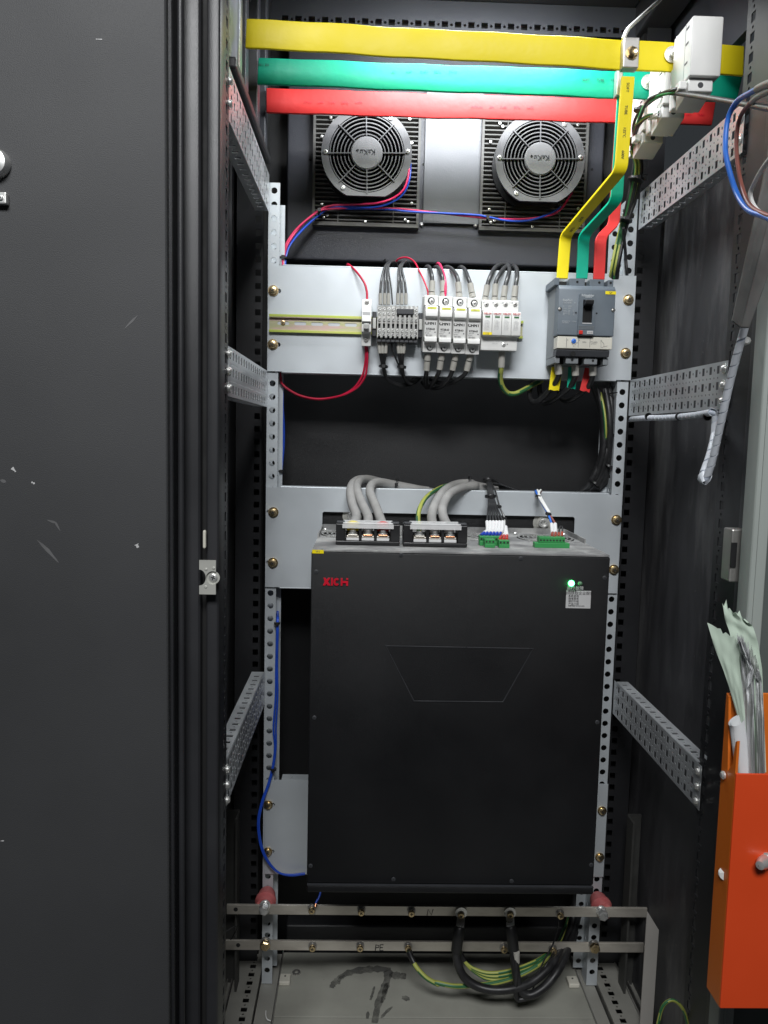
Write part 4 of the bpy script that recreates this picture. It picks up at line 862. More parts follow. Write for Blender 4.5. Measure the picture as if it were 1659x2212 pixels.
# ================================================================== surge protector
sx0, sx1 = aX('d', 449, 560, 1.432)+.0012, aX('d', 738, 560, 1.432); SW = (sx1-sx0)/4
sz = lambda y, Y=1.432: aZ('d', 595, y, Y)
sp_ = thing('surge_protector', ((sx0+sx1)/2, 1.495, sz(770)), 'white four-module surge protector with green windows, right on the rail', 'surge protector')
obj('base', MB().prism([(1.4955, sz(392, 1.4955)), (1.452, sz(393, 1.45)), (1.446, sz(400, 1.45)), (1.446, sz(475, 1.446)), (1.452, sz(480, 1.45)), (1.452, sz(655, 1.45)), (1.446, sz(660, 1.446)), (1.446, sz(765, 1.446)), (1.4955, sz(772, 1.4955))], sideX(sx0), sx1-sx0-.0028), 'white_plastic', sp_, bevel=.0008)
obj('ridge', MB().box(sx0+.001, sx1-.004, 1.4445, 1.4458, sz(765, 1.446), sz(745, 1.446)), 'white_plastic', sp_, bevel=.0006)
for k in range(4):
    x = sx0+SW*k; md = obj('module', MB().prism([(1.4515, sz(474)), (1.434, sz(477)), (1.431, sz(484)), (1.431, sz(652)), (1.434, sz(657)), (1.4515, sz(659))], sideX(x+.0003), SW-.0006), 'white_plastic', sp_, bevel=.0007)
    obj('window', MB().box(x+.0045, x+SW-.004, 1.4306, 1.4309, sz(524), sz(513)), 'window_green', md)
    text('DELIXI', .0046, tfront(x+SW*.5, 1.4307, sz(494)), 'lettering', 'ink_red', md, .0001, bold=.0001)
    text('CDY1-40', .0022, tfront(x+SW*.5, 1.4307, sz(505)), 'lettering', 'ink_grey', md, .0001)
    for i in range(7): text(['In 20kA', 'Imax 40kA', 'Uc 385V~', 'Up 1.8kV', 'GB18802', 'IEC61643', '2016.08'][i], .0023, tfront(x+.0035, 1.4307, sz(545+11*i)), 'lettering', 'label_grey', md, .0001, align='LEFT')
    c = at('d', 483+70.5*k, 426, 1.446); screw((c.x, 1.4458, c.z), 'dull_steel', sp_, .0040, .0008)
    text('L%d' % (k+1) if k < 3 else 'N', .003, tfront(x+.003, 1.4458, sz(412, 1.446)), 'lettering', 'ink_grey', sp_, .0001)
ly = MB().box(sx0+.0008, sx0+SW-.0002, 1.4303, 1.4308, sz(652), sz(632)); l_ = obj('label', ly, 'label_yellow', sp_); text('D2', .005, tfront(sx0+SW/2, 1.4301, sz(642)), 'lettering', 'brass', l_, .0001)
c = at('d', 610, 723, 1.446); screw((c.x, 1.4458, c.z), 'steel', sp_, .0038, .001); text('DELIXI', .0035, tfront(aX('d', 545, 714, 1.446), 1.4458, sz(714, 1.446)), 'lettering', 'label_grey', sp_, .0001); text('⏚', .005, tfront(aX('d', 637, 716, 1.446), 1.4458, sz(716, 1.446)), 'lettering', 'ink_grey', sp_, .0001)
obj('rail_latch', MB().box(sx1-.0024, sx1+.0045, 1.470, 1.4955, sz(690, 1.47), sz(545, 1.47)), 'dark_grey', sp_, bevel=.001)

# ================================================================== moulded case breaker
YC = 1.413
cx0, cx1 = aX('mc', 302, 700, YC), aX('mc', 1180, 740, YC); cz_ = lambda y, x=720, Y=YC: aZ('mc', x, y, Y)
mc = thing('moulded_case_breaker', ((cx0+cx1)/2, 1.498, cz_(1560)), 'blue-grey moulded case breaker with black toggle at the right of the plate', 'circuit breaker')
zT, zM, zB = cz_(322), cz_(1118), cz_(1340)
obj('rear_case', MB().box(cx0+.0005, cx1-.0005, YC+.030, 1.4985, cz_(1440), cz_(322)), 'breaker_side', mc, bevel=.0015)
cov = obj('cover', MB().prism([(YC+.0295, cz_(318)), (YC+.006, cz_(330)), (YC, cz_(395)), (YC, zM), (YC+.0295, zM)], sideX(cx0), cx1-cx0), 'breaker_grey', mc, bevel=.0015)
for k, xx in enumerate((325, 1155)):
    c = at('mc', xx, 703+18*k, YC); wl = obj('screw_well', MB().cyl((c.x, YC-.0001, c.z), (0, -1, 0), .0036, .0003, 16), 'void_black', mc); screw((c.x-.0004, YC-.0003, c.z), 'dull_steel', mc, .0026, .0008)
for xx, yy in ((574, 760), (896, 770)): c = at('mc', xx, yy, YC); obj('pin_hole', MB().cyl((c.x, YC-.0001, c.z), (0, -1, 0), .0016, .0003, 12), 'void_black', mc)
# toggle escutcheon
e0, e1 = at('mc', 632, 458, YC-.006), at('mc', 858, 1112, YC-.006)
s0, s1 = at('mc', 690, 555, YC-.006), at('mc', 822, 918, YC-.006)
es = obj('escutcheon', sheet(MB(), rrect(e0.x, e1.x, e1.z, e0.z, .002), [rect(s0.x, s1.x, s1.z, s0.z)], .006, front(YC)), 'breaker_grey', mc)
obj('toggle_slot', MB().box(s0.x+.0002, s1.x-.0002, YC-.0011, YC-.0005, s1.z+.0002, s0.z-.0002), 'void_black', mc)
tg = obj('toggle', MB().prism([(YC-.001, s0.z-.012), (YC-.0185, s0.z-.0095), (YC-.0195, s0.z-.002), (YC-.001, s0.z-.0005)], sideX(s0.x+.0012), s1.x-s0.x-.0024), 'black_plastic', mc, bevel=.0014)
obj('slot_edge', MB().box(s0.x, s1.x, YC-.0066, YC-.0061, s1.z-.0018, s1.z-.0002), 'label_grey', mc)
for y in (975, 995, 1015): obj('rib', MB().box(e0.x+.001, e1.x-.001, YC-.0068, YC-.0061, cz_(y+7), cz_(y)), 'breaker_side', mc)
tb0, tb1 = at('mc', 622, 1036, YC-.0065), at('mc', 678, 1094, YC-.0065); obj('test_button', MB().box(tb0.x, tb1.x, YC-.0078, YC-.0061, tb1.z, tb0.z), 'paint_red', mc, bevel=.0006)
tb0, tb1 = at('mc', 748, 1040, YC-.0065), at('mc', 838, 1090, YC-.0065); wl = obj('name_tag', MB().box(tb0.x, tb1.x, YC-.0068, YC-.0061, tb1.z, tb0.z), 'label_grey', mc); text('CVS100', .0024, tfront((tb0.x+tb1.x)/2, YC-.007, (tb0.z+tb1.z)/2), 'lettering', 'ink_grey', wl, .0001)
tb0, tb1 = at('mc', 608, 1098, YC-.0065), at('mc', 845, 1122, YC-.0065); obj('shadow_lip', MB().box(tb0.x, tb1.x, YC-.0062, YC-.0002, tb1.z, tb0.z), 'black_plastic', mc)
c = at('mc', 760, 490, YC-.006); text('Schneider', .0056, tfront(c.x, YC-.0062, c.z), 'lettering', 'ink_pale', mc, .0001, bold=.0002); c = at('mc', 772, 515, YC-.006); text('Electric', .0040, tfront(c.x, YC-.0062, c.z), 'lettering', 'ink_pale', mc, .0001, bold=.0001)
c = at('mc', 370, 562, YC); text('EasyPact', .0050, tfront(c.x, YC-.0002, c.z), 'lettering', 'ink_pale', mc, .0001, align='LEFT', bold=.0001)
for xx, yy, s, z in ((370, 603, 'CVS100B', .0040), (545, 607, 'AC', .0030), (370, 658, 'Ui', .003), (455, 658, '690V', .003), (370, 690, 'Uimp', .003), (455, 690, '8kV', .003), (370, 722, 'Ue(V)', .0026), (455, 722, 'Icu', .0026), (525, 722, 'Ics', .0026), (370, 745, '220/240', .0024), (455, 745, '40', .0024), (525, 745, '40', .0024), (370, 768, '380/415', .0024), (455, 768, '25', .0024), (525, 768, '25', .0024), (370, 791, '440', .0024), (455, 791, '20', .0024), (525, 791, '20', .0024), (362, 890, 'IEC60947-2', .0028), (525, 895, 'Cat.A', .0028), (362, 915, 'GB14048.2', .0026)):
    c = at('mc', xx, yy, YC); text(s, z, tfront(c.x, YC-.0002, c.z), 'lettering', 'ink_pale', mc, .0001, align='LEFT')
l0, l1 = at('mc', 1034, 425, YC), at('mc', 1196, 478, YC); lb = obj('label', MB().box(l0.x, l1.x, YC-.0008, YC-.0002, l1.z, l0.z), 'label_yellow', mc); text('QF', .0045, tfront((l0.x+l1.x)/2, YC-.001, (l0.z+l1.z)/2), 'lettering', 'ink_black', lb, .0001)
# white trip unit strip
wz0, wz1 = cz_(1135), cz_(1322); wx0, wx1 = aX('mc', 288, 1220, YC), aX('mc', 1140, 1250, YC)
tu = obj('trip_unit', MB().box(wx0, wx1, YC+.0005, YC+.029, wz1, wz0), 'cream_plastic', mc, bevel=.001)
yk = YC+.0003
c = at('mc', 541, 1199, YC); obj('dial', MB().lathe((c.x, YC+.0006, c.z), (0, -1, 0), [(.0042, 0), (.0042, .0012), (.003, .0016)], 20), 'bright_blue', tu)
obj('dial_mark', MB().bar([(c.x-.002, YC-.0012, c.z-.002), (c.x+.002, YC-.0012, c.z+.002)], .0004, .0003, (0, 0, 1)), 'ink_black', tu)
for xx in (428, 612, 793): c = at('mc', xx, 1225, YC); obj('divider', MB().box(c.x-.0003, c.x+.0003, YC+.0001, YC+.0004, c.z-.0085, c.z+.0085), 'ink_grey', tu)
for xx, yy, s, z in ((448, 1183, 'A', .003), (630, 1190, 'B', .003), (510, 1225, '80', .0024), (590, 1228, '100', .0024), (520, 1248, '70', .0024), (565, 1248, '90', .0024), (541, 1280, 'Ir', .003), (705, 1218, '100A', .0036), (855, 1220, 'TM100D', .0036), (850, 1246, '40°C/50°C', .0022)):
    c = at('mc', xx, yy, YC); text(s, z, tfront(c.x, YC+.0003, c.z), 'lettering', 'ink_grey', tu, .0001)
gp = [(965, 1185), (985, 1215), (1008, 1240), (1012, 1300)]; G = [at('mc', x_, y_, YC) for x_, y_ in gp]
obj('trip_curve', MB().tube([(g.x, YC+.0003, g.z) for g in G], .0003, 6, 4), 'ink_grey', tu); g = at('mc', 965, 1300, YC); obj('trip_axis', MB().tube([(G[0].x, YC+.0003, G[0].z), (g.x, YC+.0003, g.z), (G[3].x+.006, YC+.0003, g.z+.003)], .0003, 6, 1, False), 'ink_grey', tu)
# lower block and terminal shrouds
obj('lower_block', MB().prism([(YC+.003, zB+.0005), (YC+.0295, zB+.0005), (YC+.0295, cz_(1440)), (YC+.006, cz_(1440))], sideX(cx0+.0008), cx1-cx0-.0055), 'dark_grey', mc, bevel=.0012)
c = at('mc', 538, 1395, YC); obj('cable_notch', MB().cyl((c.x, YC+.004, c.z), (0, -1, 0), .0045, .0006, 16), 'void_black', mc)
def shroud(top):
    for k in range(4):
        pts_top = [(175, 320), (480, 720), (795, 1020), (1075, 1165)]; pts_bot = [(110, 325), (420, 615), (705, 910), (1000, 1082)]
        a_, b_ = (pts_top if top else pts_bot)[k]
        y0_, y1_ = (205, 322) if top else (1440, 1545)
        if k == 0: a_ = 250
        sl = .04*(a_-300)
        x0, x1 = aX('mc', a_, y0_, YC+.012), aX('mc', b_, y0_, YC+.012)
        s_ = obj('terminal_shroud', MB().box(x0, x1, YC+.012, 1.497, cz_(y1_+sl*.4), cz_(y0_+sl*.4)), 'breaker_grey' if top else 'breaker_side', mc, bevel=.001)
        if k in (1, 2) or (k == 3 and top): obj('pin_hole', MB().cyl(((x0+x1)/2+(.004 if k == 2 else 0), YC+.0119, cz_((y0_+y1_)/2)), (0, -1, 0), .0022, .0003, 12), 'void_black', s_)
shroud(True); shroud(False)
obj('terminal_bay', MB().box(cx0+.004, cx1-.004, YC+.035, 1.497, cz_(322), cz_(222)), 'void_black', mc); obj('terminal_bay', MB().box(cx0+.004, cx1-.008, YC+.03, 1.497, cz_(1540), cz_(1441)), 'void_black', mc)
# ================================================================== the black drive unit
vx0, vx1, vy0, vy1, vz0, vz1 = -.0805, .3905, 1.22, 1.498, .406, .970
dv = thing('drive_unit', ((vx0+vx1)/2, 1.36, vz0), 'large black drive unit with a red logo and a green lamp, below the cables', 'drive unit')
lip = aZ('G', 1200, 192, 1.22)
obj('case', MB().box(vx0, vx1, vy0, vy1, lip, vz1-.004), 'inverter_paint', dv, bevel=.0025, seg=3)
obj('bottom_ledge', MB().box(vx0+.0005, vx1-.0005, vy0-.004, vy1-.01, vz0, lip-.0012), 'inverter_paint', dv, bevel=.003, seg=3)
obj('ledge_edge', MB().box(vx0+.001, vx1-.001, vy0-.0046, vy0-.0006, lip-.0014, lip+.0004), 'dark_grey', dv)
# top sheet with fan openings
fanx = [vx0+.055, vx0+.17, vx0+.29, vx0+.412]; fy = 1.415; fr_ = .052
obj('top_sheet', sheet(MB(), rect(vx0+.001, vx1-.001, vy0+.001, vy1-.004), [circ(x, fy, fr_, 32) for x in fanx], .0025, flatZ(vz1-.0035)), 'inverter_top', dv)
obj('top_lip', MB().box(vx0+.004, vx1-.004, vy1-.006, vy1-.003, vz1-.001, vz1+.008), 'inverter_top', dv)
for x in (vx0+.0015, vx1-.0035): obj('side_lip', MB().box(x, x+.002, fy-.06, vy1-.004, vz1-.001, vz1+.007), 'inverter_top', dv)
for x in fanx:
    fg = obj('fan_guard', MB().cyl((x, fy, vz1-.0165), (0, 0, 1), fr_-.001, .001, 32), 'void_black', dv)
    mb = MB()
    for r_ in (.016, .024, .032, .040, .048): mb.lathe((x, fy, vz1-.001), (0, 0, 1), [(r_-.0011, 0), (r_+.0011, 0), (r_+.0011, .002), (r_-.0011, .002), (r_-.0011, 0)], 32)
    for k in range(4): a = k*math.pi/2+.785; u = Vector((math.cos(a), math.sin(a), 0)); mb.bar([Vector((x, fy, vz1-.0015))+u*.004, Vector((x, fy, vz1-.0015))+u*.06], .0011, .001, u.cross(Vector((0, 0, 1))))
    obj('wire_guard', mb, 'steel', fg); mb = MB().lathe((x, fy, vz1-.004), (0, 0, 1), [(.013, 0), (.013, .003), (.0001, .0032)], 20); obj('fan_hub', mb, 'dark_grey', fg)
    for sx in (-1, 1):
        mb = MB().lathe((x+sx*.046, fy+.046, vz1), (0, 0, 1), [(.004, 0), (.004, .002), (.0022, .004)], 10); obj('guard_screw', mb, 'steel', fg)
# rear mounting flange seen through the cut-out, with keyhole bolts
obj('rear_flange', MB().box(vx0-.003, vx1+.02, 1.512, 1.516, .90, 1.012), 'inverter_paint', dv)
for fr, x, y in (('F', 688, 440), ('E', 735, 390)):
    a = at(fr, x, y, 1.51); obj('keyhole', MB().lathe((a.x+.001, 1.5118, a.z-.016), (0, -1, 0), [(.0185, 0), (.0185, .001)], 24), 'keeper_cream', dv)
    obj('bolt_washer', MB().lathe((a.x, 1.5105, a.z), (0, -1, 0), [(.0185, 0), (.0185, .002), (.0125, .0025), (.0125, .0045), (.0001, .0046)], 28), 'keeper_cream', dv)
    obj('bolt', MB().lathe((a.x, 1.506, a.z), (0, -1, 0), [(.0095, 0), (.0095, .008), (.008, .0092), (.0055, .0092), (.0052, .004), (.0001, .004)], 20), 'steel', dv)
# raised trapezoid on the front
T = [at('D', x, y, 1.22) for x, y in ((832, 1394), (1153, 1400), (1087, 1517), (893, 1515))]; cxm, czm = sum(p.x for p in T)/4, sum(p.z for p in T)/4
outp = [(p.x, p.z) for p in T][::-1]; inp = [(cxm+(x-cxm)*.982, czm+(z-czm)*.965) for x, z in outp]
obj('bezel', sheet(MB(), outp, [inp], .0018, front(1.2203)), 'bezel', dv, bevel=.0004, seg=1)
obj('bezel_panel', MB().prism([(cxm+(x-cxm)*.978, czm+(z-czm)*.958) for x, z in outp], front(1.2201), .0006), 'inverter_paint', dv)
for fr, x, y in (('E', 470, 802), ('E', 1097, 678), ('F', 530, 704), ('F', 1148, 847), ('D', 679, 1550), ('D', 1290, 1560), ('D', 671, 1870), ('D', 850, 1899), ('D', 1105, 1903), ('D', 1277, 1868)):
    a = at(fr, x, y, 1.22); screw((a.x, 1.2199, a.z), 'dark_grey', dv, .0035, .0012)
# logo: heavy letters cut as shapes
l0, l1 = at('E', 520, 845, 1.22), at('E', 707, 905, 1.22); LH = l0.z-l1.z; LWd = l1.x-l0.x
def lp(x, y): return (l0.x+x*LWd, l1.z+y*LH)
def letter(poly, holes=()): return obj('logo_letter', sheet(MB(), [lp(*p) for p in poly], [[lp(*p) for p in h] for h in holes], .002, front(1.2199)), 'logo_red', dv)
letter([(0, 0), (.09, 0), (.14, .22), (.20, 0), (.30, 0), (.20, .50), (.29, 1), (.19, 1), (.15, .74), (.10, 1), (0.02, 1), (.07, .50)])
letter([(.32, .0), (.39, 0), (.39, 1), (.32, 1)])
arc = lambda cx, cy, rx, ry, a0, a1, n=14: [(cx+rx*math.cos(RAD(a0+(a1-a0)*k/n)), cy+ry*math.sin(RAD(a0+(a1-a0)*k/n))) for k in range(n+1)]
letter(arc(.535, .5, .125, .5, 45, 315)+arc(.545, .5, .055, .24, 315, 45)[0:])
letter([(.70, 0), (.77, 0), (.77, .36), (.91, .36), (.91, 0), (.99, 0), (.99, .62), (.77, .62), (.77, 1), (.70, 1)])
letter([(.91, .78), (.99, .78), (.99, 1), (.91, 1)])
# lamps, captions and rating sticker
a = at('F', 902, 887, 1.22); obj('run_lamp', MB().lathe((a.x, 1.2201, a.z), (0, -1, 0), [(.0048, 0), (.0046, .002), (.003, .004), (.0001, .0046)], 20), 'led_green', dv)
a = at('F', 966, 888, 1.22); obj('fault_lamp', MB().lathe((a.x, 1.2201, a.z), (0, -1, 0), [(.0036, 0), (.0034, .002), (.002, .0035), (.0001, .004)], 18), 'led_off', dv)
for x, s in ((898, '运行'), (963, '故障')): a = at('F', x, 925, 1.22); text(s, .0066, tfront(a.x, 1.2196, a.z), 'caption', 'label_grey', dv, .0001)
s0_, s1_ = at('F', 865, 940, 1.22), at('F', 1042, 1073, 1.22); st = obj('sticker', MB().box(s0_.x, s1_.x, 1.2192, 1.2197, s1_.z, s0_.z), 'label_grey', dv, bevel=.0002)
for x, y, s, z, al in ((955, 962, '扫码获取企业服务', .0060, 'CENTER'), (880, 982, '系统咨询', .0042, 'LEFT'), (880, 1001, '维修服务', .0042, 'LEFT'), (880, 1020, '维护升级', .0042, 'LEFT'), (880, 1040, '产品介绍', .0042, 'LEFT'), (880, 947, '西驰电气', .0032, 'LEFT'), (880, 1054, '服务热线 400-000-0000', .0026, 'LEFT')):
    a = at('F', x, y, 1.2192); text(s, z, tfront(a.x, 1.2190, a.z), 'lettering', 'ink_black', st, .0001, align=al)
l0_, l1_ = at('E', 440, 639, 1.22), at('E', 525, 667, 1.22); yl = obj('label', MB().box(l0_.x, l1_.x, 1.2192, 1.2198, l1_.z, l0_.z), 'label_yellow', dv); text('W1', .0048, tfront((l0_.x+l1_.x)/2, 1.2190, (l0_.z+l1_.z)/2), 'lettering', 'ink_grey', yl, .0001)

# ---- power terminal strips standing on the drive
def strip(fr, xa, xb, ya, yb_, poles, label):
    Y0 = at(fr, (xa+xb)/2, yb_, Z=vz1).y; a, b = at(fr, xa, yb_, Y0), at(fr, xb, yb_, Y0); zt = aZ(fr, (xa+xb)/2, ya+22, Y0); x0, x1 = a.x, b.x; z0 = vz1
    o = thing('power_terminal_strip', ((x0+x1)/2, Y0+.02, vz1), label, 'terminal strip', 'power terminal strips on the drive'); D_ = .042; H_ = zt-z0
    obj('base', MB().box(x0, x1, Y0, Y0+D_, z0, z0+.006), 'black_plastic', o, bevel=.001)
    n = len(poles)+1; ew = (x1-x0)*.145
    for s in (0, 1):
        xx = x0 if s == 0 else x1-ew; obj('end_block', MB().box(xx, xx+ew, Y0+.001, Y0+D_, z0+.0062, z0+H_), 'black_plastic', o, bevel=.0012)
    px = [x0+ew+(x1-x0-2*ew)*(k+.5)/len(poles) for k in range(len(poles))]; pw = (x1-x0-2*ew)/len(poles)
    for k in range(1, len(poles)): xx = x0+ew+pw*k; obj('barrier', MB().box(xx-.0022, xx+.0022, Y0+.001, Y0+D_-.001, z0+.0062, z0+H_*.93), 'black_plastic', o, bevel=.0008)
    obj('back_wall', MB().box(x0+ew+.0003, x1-ew-.0003, Y0+D_-.008, Y0+D_-.003, z0+.0062, z0+H_*.55), 'dark_grey', o)
    for k, m_ in enumerate(poles):
        zz = z0+H_*.50; x = px[k]
        obj('busbar_pad', MB().box(x-pw*.40, x+pw*.40, Y0+.006, Y0+.030, zz-.006, zz-.003), 'tinned', o, bevel=.0006)
        obj('pole_face', MB().box(x-pw*.42, x+pw*.42, Y0+.0045, Y0+.0085, z0+.0064, zz-.0063), 'white_sleeve', o, bevel=.0006)
        lg = obj('cable_lug', MB().box(x-.0075, x+.0075, Y0+.004, Y0+.034, zz-.0028, zz-.0006), 'copper' if k else 'tinned', o, bevel=.0005)
        if m_: obj('phase_sleeve', MB().lathe((x, Y0+.019, zz+.0065), (0, .6, 1), [(.0115, 0), (.0115, .010), (.0095, .010), (.0095, 0), (.0115, 0)], 18), m_, o)
        obj('terminal_screw', MB().lathe((x, Y0+.012, zz-.0004), (0, 0, 1), [(.0078, 0), (.0078, .0016), (.0058, .0018), (.0058, .0045), (.004, .0068), (.0001, .0072)], 18), 'steel', o)
    cz0 = z0+H_
    obj('clear_cover', MB().box(x0+ew*.75, x1-ew*.75, Y0-.003, Y0+D_*.9, cz0+.0005, cz0+.0028), 'clear_plastic', o, bevel=.0008)
    obj('cover_lip', MB().box(x0+ew*.7, x1-ew*.7, Y0-.0035, Y0-.0015, cz0-.0065, cz0+.0004), 'clear_plastic', o)
    for s in (0, 1): xx = x0+.001 if s == 0 else x1-ew+.001; obj('cover_hinge', MB().box(xx, xx+ew-.002, Y0+.003, Y0+.02, cz0+.0003, cz0+.0035), 'dark_grey', o, bevel=.001)
    return o, px, Y0, z0+H_*.5
st1, px1, yS1, zS1 = strip('E', 613, 1086, 430, 604, ['label_yellow', None, 'paint_red'], 'black three-pole terminal strip on the drive, left one, with yellow and red phase sleeves')
st2, px2, yS2, zS2 = strip('E', 1111, 1584, 438, 617, [None, None, None], 'black three-pole terminal strip on the drive, right one')
# ---- green plug-in connectors
def plug(fr, xa, xb, ya, yb_, n, label, rows=1):
    Y0 = at(fr, xa, yb_, Z=vz1).y; x0, x1 = aX(fr, xa, yb_, Y0), aX(fr, xb, yb_, Y0); zt = aZ(fr, xa, ya, Y0); zm_ = vz1+(zt-vz1)*.42
    o = thing('green_connector', ((x0+x1)/2, Y0, vz1), label, 'connector', 'green plug-in connectors on the drive')
    obj('header', MB().box(x0, x1, Y0, Y0+.016, vz1-.001, zm_), 'green_terminal', o, bevel=.0006); ins = (x1-x0)*.13 if rows == 1 else 0
    obj('plug', MB().box(x0+ins, x1-ins, Y0+.002, Y0+.02, zm_+.0002, zt), 'green_terminal', o, bevel=.0006); wp = (x1-x0-2*ins)/n
    for k in range(n):
        x = x0+ins+wp*(k+.5); obj('entry', MB().cyl((x, Y0+.0019, zm_+(zt-zm_)*.45), (0, -1, 0), wp*.30, .0003, 12), 'ink_black', o)
        obj('top_screw', MB().cyl((x, Y0+.011, zt), (0, 0, 1), wp*.28, .0006, 10), 'dull_steel', o)
    return o, x0+ins, wp, Y0, zt
g1, g1x, g1w, g1y, g1z = plug('F', 225, 390, 540, 605, 6, 'green connector on the drive with blue ferruled wires', 2)
g2, _, _, _, _ = plug('F', 264, 338, 562, 620, 3, 'small empty green connector in front of the blue ferrules', 2)
g3, g3x, g3w, g3y, g3z = plug('F', 368, 446, 570, 622, 3, 'small green connector with red ferruled wires', 2)
g4, g4x, g4w, g4y, g4z = plug('F', 632, 890, 545, 620, 8, 'long green connector at the right of the drive top')

# ---- power cables into the strips
cz1 = 1.046
def pcable(fr, pts, r, mtl, label): return wire('power_cable', path(fr, pts), r, mtl, label, 'cable', 'grey power cables on the drive', n=14, sub=8)
LB = at
def start(px, yS, zS): return [Vector((px, yS+.03, zS+.001)), Vector((px, yS+.034, zS+.010))]
def pc(px, yS, zS, pts, r, mtl, label):
    P = start(px, yS, zS)+[at(f, x, y, Y) for f, x, y, Y in pts]; return wire('power_cable', P, r, mtl, label, 'cable', 'power cables on the drive', n=14, sub=8)
pc(px1[0], yS1, zS1, [('E', 765, 390, 1.36), ('E', 735, 300, 1.40), ('E', 722, 210, 1.45), ('E', 745, 145, 1.50), ('E', 810, 118, 1.53), ('E', 900, 135, 1.55), ('E', 1100, 175, 1.55), ('E', 1300, 205, 1.55)], .0082, 'dusty_cable', 'dusty grey power cable, leftmost on the left terminal strip')
pc(px1[1], yS1, zS1, [('E', 850, 390, 1.36), ('E', 805, 290, 1.40), ('E', 768, 190, 1.46), ('E', 790, 130, 1.51), ('E', 850, 118, 1.54), ('E', 950, 140, 1.562), ('E', 1130, 185, 1.565), ('E', 1300, 215, 1.56)], .0082, 'dusty_cable', 'dusty grey power cable, middle one on the left terminal strip')
pc(px1[2], yS1, zS1, [('E', 938, 395, 1.36), ('E', 905, 310, 1.40), ('E', 868, 220, 1.45), ('E', 880, 160, 1.49), ('E', 935, 140, 1.51), ('E', 1040, 158, 1.53), ('E', 1180, 185, 1.54), ('E', 1330, 215, 1.555)], .0082, 'dusty_cable', 'dusty grey power cable, rightmost on the left terminal strip')
pc(px2[0], yS2, zS2, [('E', 1222, 405, 1.37), ('E', 1236, 330, 1.40), ('E', 1290, 245, 1.45), ('E', 1390, 180, 1.50), ('E', 1480, 160, 1.535), ('E', 1560, 175, 1.56)], .0042, 'earth_wire', 'bright yellow-green earth cable on the right terminal strip')
pc(px2[1], yS2, zS2, [('E', 1322, 400, 1.36), ('E', 1345, 310, 1.40), ('E', 1410, 210, 1.46), ('E', 1500, 158, 1.51), ('E', 1600, 148, 1.53), ('F', 200, 165, 1.55), ('F', 330, 195, 1.56)], .0082, 'dusty_cable', 'dusty grey power cable, middle pole of the right terminal strip')
pc(px2[2], yS2, zS2, [('E', 1410, 400, 1.36), ('E', 1405, 320, 1.40), ('E', 1455, 230, 1.45), ('E', 1550, 180, 1.49), ('E', 1640, 166, 1.51), ('F', 200, 170, 1.53), ('F', 350, 198, 1.55)], .0082, 'dusty_cable', 'dusty grey power cable, rightmost pole of the right terminal strip')
tie(at('E', 1060, 155, 1.53), (1, 0, -.2), .011, 'cable tie round the power cables above the left terminal strip')
tie(at('F', 150, 150, 1.52), (1, 0, 0), .014, 'cable tie round the power cables above the right terminal strip')

# ---- control wires
for k in range(6):
    x = g1x+g1w*(k+.5); p0 = Vector((x, g1y+.011, g1z+.0005)); p1 = p0+Vector((0, .001, .010)); xt = aX('F', 282+22*k, 430, 1.35)
    p2 = at('F', 282+22*k, 495, 1.335); p3 = at('F', 280+23*k, 432, 1.36); p4 = at('F', 288+14*k, 340, 1.40); p5 = at('F', 292+7*k, 250, 1.45); p6 = at('F', 283+6*k, 160, 1.49); p7 = at('F', 285+6*k, 118, 1.52); p8 = at('F', 330+14*k, 165, 1.55); p9 = at('F', 440+10*k, 205, 1.56)
    wire('control_wire', [p0, p2, p3, p4, p5, p6, p7, p8, p9], .0018, 'grey_wire', 'grey control wire, %s from the left in the blue ferrule connector' % ORD[k], 'wire', 'control wires on the drive', n=7, sub=5,
         sleeves=[([p0, p0.lerp(p2, .55)], .0024, 'ferrule_blue', 'ferrule'), ([p0.lerp(p2, .5), p2, p3], .0031, 'white_sleeve')])
for k in range(3):
    x = g3x+g3w*(k+.5); p0 = Vector((x, g3y+.011, g3z+.0005)); p2 = at('F', 384+22*k, 535, 1.325); p3 = at('F', 400+9*k, 470, 1.36); p4 = at('F', 404+3*k, 400, 1.39); p5 = at('F', 372, 320, 1.43); p6 = at('F', 345, 215, 1.48); p7 = at('F', 320, 150, 1.51); p8 = at('F', 400, 165, 1.54); p9 = at('F', 510, 205, 1.55)
    wire('control_wire', [p0, p2, p3, p4, p5, p6, p7, p8, p9], .0016, 'white_wire' if k == 1 else 'grey_wire', 'control wire, %s from the left in the red ferrule connector' % ORD[k], 'wire', 'control wires on the drive', n=7, sub=5,
         sleeves=[([p0, p2], .0024, 'ferrule_red', 'ferrule'), ([p2, p3], .0030, 'white_sleeve')])
tie(at('F', 305, 245, 1.452), (0, .3, 1), .0095, 'cable tie round the grey control wires, lower one'); tie(at('F', 288, 125, 1.51), (0, .3, 1), .0095, 'cable tie at the top of the grey control wires')
tie(at('F', 403, 408, 1.388), (0, .3, 1), .004, 'cable tie low on the red ferruled control wires'); tie(at('F', 367, 320, 1.43), (.3, .3, 1), .004, 'cable tie high on the red ferruled control wires')
